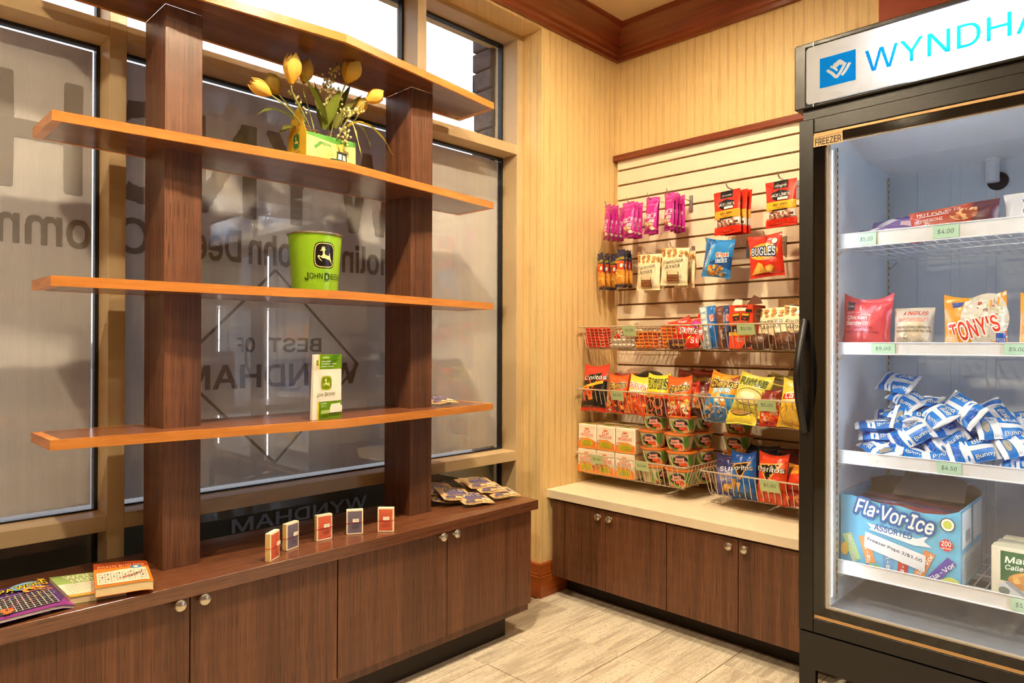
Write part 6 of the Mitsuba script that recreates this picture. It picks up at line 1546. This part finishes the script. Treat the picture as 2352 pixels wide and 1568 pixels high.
# ------------------------------------------------------------------ flower arrangement in the printed box
fl0, fr0 = at(702, 357, 'x', .125), at(817, 378, 'x', .125)
PZ = 1.9013
PYL, PYR, PXF, PXB, PHT = -2.021, -1.822, .125, -.005, .122
fa = thing('flower_arrangement', 'yellow tulips and berry sprigs in a yellow tractor-print box on the upper shelf', 'flower arrangement')
YLW, YLB = C(232, 190, 50), C(240, 220, 130)
obj('box', cat([box(PXF - .003, PXF, PYL, PYR, PZ, PZ + PHT), box(PXB, PXB + .003, PYL, PYR, PZ, PZ + PHT + .0), box(PXB, PXF, PYL, PYL + .003, PZ, PZ + PHT), box(PXB, PXF, PYR - .003, PYR, PZ, PZ + PHT), box(PXB, PXF, PYL, PYR, PZ, PZ + .003)]), 'mat_paper', fa, color=YLB)
# gabled end panel with the emblem
gp = [(PXB, 0), (PXF, 0), (PXF, PHT), ((PXF + PXB) / 2 + .012, PHT + .095), ((PXF + PXB) / 2 - .025, PHT + .085), (PXB, PHT)]
gm = axes(prism(gp, 0, .002), (1, 0, 0), (0, 0, 1), (0, -1, 0), (0, PYL - .0003, PZ))
obj('end_panel', gm, 'mat_paper', fa, color=YLW)
epos = flat_pos((PXB, PYL - .0024, PZ), (PXF - PXB, 0, 0), (0, 0, PHT))
add_art(shield(.48, .80, .34, .46, C(40, 90, 40), C(226, 190, 60), C(44, 110, 50), C(232, 200, 80)) + [('n', C(90, 90, 30), 'JOHN DEERE', .48, .48, .44, .05)], epos, PXF - PXB, PHT, fa, name='emblem', edge=0, off0=.0003, label='green shield emblem on the end panel')
fpos = flat_pos((PXF + .0004, PYL, PZ), (0, PYR - PYL, 0), (0, 0, PHT))
TG_ = C(40, 96, 54)
trac = [('p', C(90, 160, 60), [(0, 1), (0, .93), (.15, .90), (.3, .88), (.45, .84), (.6, .82), (.8, .82), (1, .86), (1, 1)]), ('p', C(90, 150, 60), [(.18, .56), (.28, .72), (.50, .70), (.46, .76), (.26, .80), (.14, .62)]), ('ring', C(214, 190, 110), .36, .46, .16, .30, .012), ('ring', C(214, 190, 110), .36, .46, .08, .15, .008)] + [('p', C(214, 190, 110), [(.36, .46), (.36 + .15 * math.cos(k * .52), .46 + .28 * math.sin(k * .52)), (.36 + .15 * math.cos(k * .52 + .06), .46 + .28 * math.sin(k * .52 + .06))]) for k in range(12)] + [
        ('p', TG_, [(.42, .30), (.46, .36), (.60, .38), (.72, .36), (.72, .22), (.56, .20), (.44, .16), (.46, .24)]), ('p', C(24, 34, 34), [(.46, .36), (.56, .37), (.56, .24), (.47, .24)]), ('p', C(34, 46, 46), [(.59, .36), (.60, .58), (.79, .56), (.80, .34)]), ('p', C(190, 206, 206), [(.61, .38), (.62, .54), (.69, .54), (.69, .37)]), ('p', C(190, 206, 206), [(.71, .37), (.71, .53), (.77, .52), (.77, .36)]), ('p', C(30, 40, 36), [(.58, .57), (.60, .61), (.80, .59), (.82, .55)]), ('p', TG_, [(.72, .20), (.72, .36), (.84, .34), (.90, .26), (.80, .18)]),
        ('e', C(28, 28, 28), .60, .14, .075, .16), ('e', C(232, 196, 60), .60, .14, .040, .085), ('e', C(28, 28, 28), .88, .13, .075, .21), ('e', C(232, 196, 60), .88, .13, .040, .115), ('e', C(28, 28, 28), .73, .13, .045, .13), ('e', C(232, 196, 60), .73, .13, .02, .06), ('ring', C(80, 130, 60), .30, .07, .035, .07, .008), ('p', C(214, 180, 70), [(.60, .80), (.66, .60), (.70, .62), (.72, .86)])]
add_art(trac, fpos, PYR - PYL, PHT, fa, edge=0, off0=.0003, step=.0001, label='printed green tractor')
# moss: tangled curls
ms = []
rM = np.random.default_rng(5)
for k in range(90):
    c0 = np.array([rM.uniform(PXB + .012, PXF - .006), rM.uniform(PYL + .012, PYR - .008), PZ + PHT - .006 + rM.uniform(-.004, .026)])
    rad, a0_, tl = rM.uniform(.006, .016), rM.uniform(0, 6.28), rM.uniform(-.9, .9)
    aa = np.linspace(a0_, a0_ + rM.uniform(3, 6), 9)
    ms.append(tube(np.column_stack([c0[0] + rad * np.cos(aa), c0[1] + rad * np.sin(aa) * math.cos(tl), c0[2] + rad * np.sin(aa) * math.sin(tl)]), .0011, 4, cap=False))
mk_ = obj('moss', cat(ms), 'mat_paper', fa, color=C(140, 106, 66))
labels[mk_] = {'label': 'curly brown moss', 'kind': 'stuff'}
obj('soil', box(PXB + .004, PXF - .004, PYL + .004, PYR - .004, PZ + PHT - .03, PZ + PHT - .012), 'mat_paper', fa, color=C(70, 52, 36))


def petal_mesh(L, Wd, open_, n=9, m=7, curl=.25):
    """one cupped tulip petal: base at the origin, tip along +z, leaning outwards along +x by open_"""
    V, F_ = [], []
    for i in range(n):
        t = i / (n - 1)
        w = Wd * (math.sin(math.pi * (0.10 + 0.84 * t ** .85)) ** .8)
        r0 = Wd * .62 * math.sin(math.pi * min(1, .08 + t * .78)) + open_ * L * t ** 1.7
        z = L * (t - .06 * t * t)
        for j in range(m):
            s = 2 * j / (m - 1) - 1
            a = s * w / max(Wd * .62, 1e-4) * .62
            V.append((r0 * math.cos(a) - .0, r0 * math.sin(a) + 0.0, z - .05 * L * s * s * t))
    for i in range(n - 1):
        for j in range(m - 1):
            a = i * m + j
            F_ += [(a, a + 1, a + m + 1), (a, a + m + 1, a + m)]
    return np.array(V), np.array(F_)


def look_rot(d):
    d = np.asarray(d, float) / np.linalg.norm(d)
    x = np.cross([0.3, 0.9, 0.2], d); x /= np.linalg.norm(x)
    M = np.eye(4); M[:3, 0], M[:3, 1], M[:3, 2] = x, np.cross(d, x), d
    return M


TUL = C(250, 222, 120)


def tulip(base, mid, head, d, L, Wd, open_, lab, tone=1.0, n=6):
    """a tulip: stem from the moss, six petals round the head"""
    k = numbered(fa + '__tulip')
    L, Wd = L * 1.22, Wd * 1.32
    scene[k] = shape(tube(bez(base, mid, np.array(head) - np.array(d) / np.linalg.norm(d) * .05, head, 12), .0028, 6), 'mat_paper', True, color=C(170, 172, 104))
    labels[k] = {'label': lab}
    R_ = look_rot(d); R_[:3, 3] = head
    for i in range(n):
        inner = i % 2
        V, F_ = petal_mesh(L * (1.0 if not inner else .96), Wd * (1 if not inner else .9), open_ * (1 if not inner else .5))
        a = i * 2 * math.pi / n + .3
        Rz = np.eye(4); Rz[:2, :2] = [[math.cos(a), -math.sin(a)], [math.sin(a), math.cos(a)]]
        t = np.repeat(np.linspace(0, 1, 9), 7)
        col = np.array(C(240, 186, 60))[None] * (1 - t)[:, None] ** 1.5 + np.array(TUL)[None] * (1 - (1 - t)[:, None] ** 1.5)
        put('petal', mikit.ply((V, F_), 'mat_petal', True, color=col * tone), k, M=R_ @ Rz)


def blade(p0, p1, p2, p3, w, tone, lab=None, fold=.25, twist=0.0, up=(0.4, 0, 1)):
    w = w * 1.45
    c = bez(p0, p1, p2, p3, 14)
    t = np.gradient(c, axis=0); t /= np.linalg.norm(t, axis=1, keepdims=True)
    side = np.cross(t, np.asarray(up, float)); side /= np.linalg.norm(side, axis=1, keepdims=True) + 1e-9
    nn = np.cross(side, t)
    s = np.linspace(0, 1, 14)
    ww = w * np.sin(np.pi * (0.06 + .94 * s) ** .8) ** .9
    V, F_ = [], []
    cols = []
    for i in range(14):
        for j, q in enumerate((-1, -.5, 0, .5, 1)):
            V.append(c[i] + side[i] * q * ww[i] / 2 + nn[i] * (abs(q) * fold * ww[i] * .5 + .0012 * math.sin(i * 1.7 + j)))
            cols.append(np.array(tone) * (1.12 if j == 2 else (1.0 if j % 2 else .9)) * (.85 + .3 * s[i]))
    for i in range(13):
        for j in range(4):
            a = i * 5 + j
            F_ += [(a, a + 1, a + 6), (a, a + 6, a + 5)]
    k = put('leaf', mikit.ply((np.array(V), np.array(F_)), 'mat_petal', True, color=np.clip(np.array(cols), 0, 1)), fa, lab)
    return k


FX = lambda px, py, x: at(px, py, 'x', x)
B0 = np.array([(PXB + PXF) / 2, -1.93, PZ + PHT - .01])
LG, LG2, LG3 = C(104, 112, 44), C(124, 124, 64), C(170, 150, 50)
hd = {}
for (px, py, x, dx, L, Wd, op, lab, tone, by) in (
        (669, 193, .13, (.10, .02, 1.0), .090, .036, .05, 'largest yellow tulip, standing highest on the left', 1.0, -1.965), (697, 190, .07, (-.1, .25, 1.0), .080, .032, .04, 'yellow tulip half hidden behind the largest one', .95, -1.955), (795, 190, .12, (.2, .35, 1.0), .078, .038, .16, 'wide open yellow tulip at the upper right', 1.0, -1.90),
        (622, 218, .14, (.15, -1.0, .28), .070, .030, .05, 'yellow tulip lying out to the left', 1.0, -1.985), (640, 216, .03, (-.2, -.6, .8), .062, .036, .20, 'faded open tulip behind the left one', .72, -1.985), (842, 232, .13, (.1, .75, .55), .068, .030, .10, 'pale yellow tulip leaning out to the right', 1.04, -1.875), (823, 262, .08, (.0, .3, .9), .060, .028, .06, 'small tulip low behind the right one', .9, -1.88)):
    h = FX(px, py, x)
    b = np.array([B0[0] + .01, by, B0[2]])
    tulip(b, b + np.array([.0, 0, .05]) + (h - b) * .3, h, dx, L, Wd, op, lab, tone)
for (a, b, c_, d_, w, tone, lab) in (
        ((752, 300, .09), (740, 250, .10), (716, 210, .13), (692, 163, .14), .040, LG, 'broad green leaf rising across the middle'), ((740, 295, .08), (735, 250, .07), (728, 220, .06), (722, 188, .06), .030, LG2, None), ((760, 300, .06), (770, 260, .05), (790, 225, .04), (805, 196, .03), .024, LG, None), ((770, 295, .09), (780, 262, .10), (800, 245, .09), (833, 218, .08), .022, LG2, None),
        ((675, 275, .10), (655, 258, .11), (625, 238, .12), (590, 264, .12), .024, LG, 'leaf drooping out to the left'), ((675, 290, .04), (668, 285, .05), (655, 300, .05), (638, 306, .05), .024, LG2, None), ((745, 298, .10), (757, 262, .12), (768, 235, .12), (782, 205, .10), .030, LG, None), ((800, 292, .11), (825, 268, .13), (870, 290, .15), (902, 356, .14), .034, LG3, 'long yellow-green leaf hanging down at the right'),
        ((796, 280, .14), (806, 262, .15), (815, 300, .15), (830, 356, .15), .018, C(200, 186, 120), 'narrow pale leaf hanging in front of the box edge'), ((810, 285, .08), (830, 285, .08), (845, 310, .08), (851, 340, .08), .022, LG2, None), ((780, 290, .07), (800, 268, .08), (815, 262, .08), (836, 222, .06), .016, LG2, None), ((700, 280, .10), (690, 250, .09), (678, 225, .09), (668, 202, .08), .018, LG2, None)):
    blade(FX(*a), FX(*b), FX(*c_), FX(*d_), w, tone, lab)
bud = trimesh.creation.icosphere(subdivisions=1, radius=.0042)
rS = np.random.default_rng(12)
for (p0, p1, p2, nb, lab) in (((755, 290, .08), (748, 210, .09), (778, 134, .08), 62, 'tall arching sprig of cream berries'), ((750, 295, .07), (744, 235, .08), (752, 176, .07), 30, None), ((780, 290, .10), (800, 245, .11), (830, 252, .12), 34, 'sprig of cream berries to the right'), ((705, 280, .07), (690, 240, .07), (662, 214, .07), 16, None), ((785, 285, .13), (795, 290, .15), (797, 334, .15), 22, 'sprig of cream berries hanging over the box front'), ((765, 292, .08), (772, 240, .08), (778, 200, .08), 24, None)):
    a, b, c_ = FX(*p0), FX(*p1), FX(*p2)
    t = np.linspace(0, 1, 14)[:, None]
    cv = (1 - t) ** 2 * a + 2 * (1 - t) * t * b + t * t * c_
    k = put('sprig', shape(tube(cv, .0012, 5), 'mat_paper', True, color=C(150, 150, 80)), fa, lab)
    bl, stm = [], []
    for i in range(nb):
        s = rS.uniform(.30, 1.0)
        p = cv[int(s * 13)] + rS.normal(0, 1, 3) * np.array([.008, .011, .009])
        bl.append(bud.copy().apply_transform(np.diag([1, 1, 1.25, 1])).apply_translation(p))
        stm.append(tube([cv[int(s * 13)], p], .0006, 3, cap=False))
    kb = obj('berries', cat(bl), 'mat_paper', k, smooth=True, color=C(236, 220, 150))
    labels[kb] = {'kind': 'stuff'}
    kb = obj('stalks', cat(stm), 'mat_paper', k, color=C(150, 150, 80))
    labels[kb] = {'kind': 'stuff'}
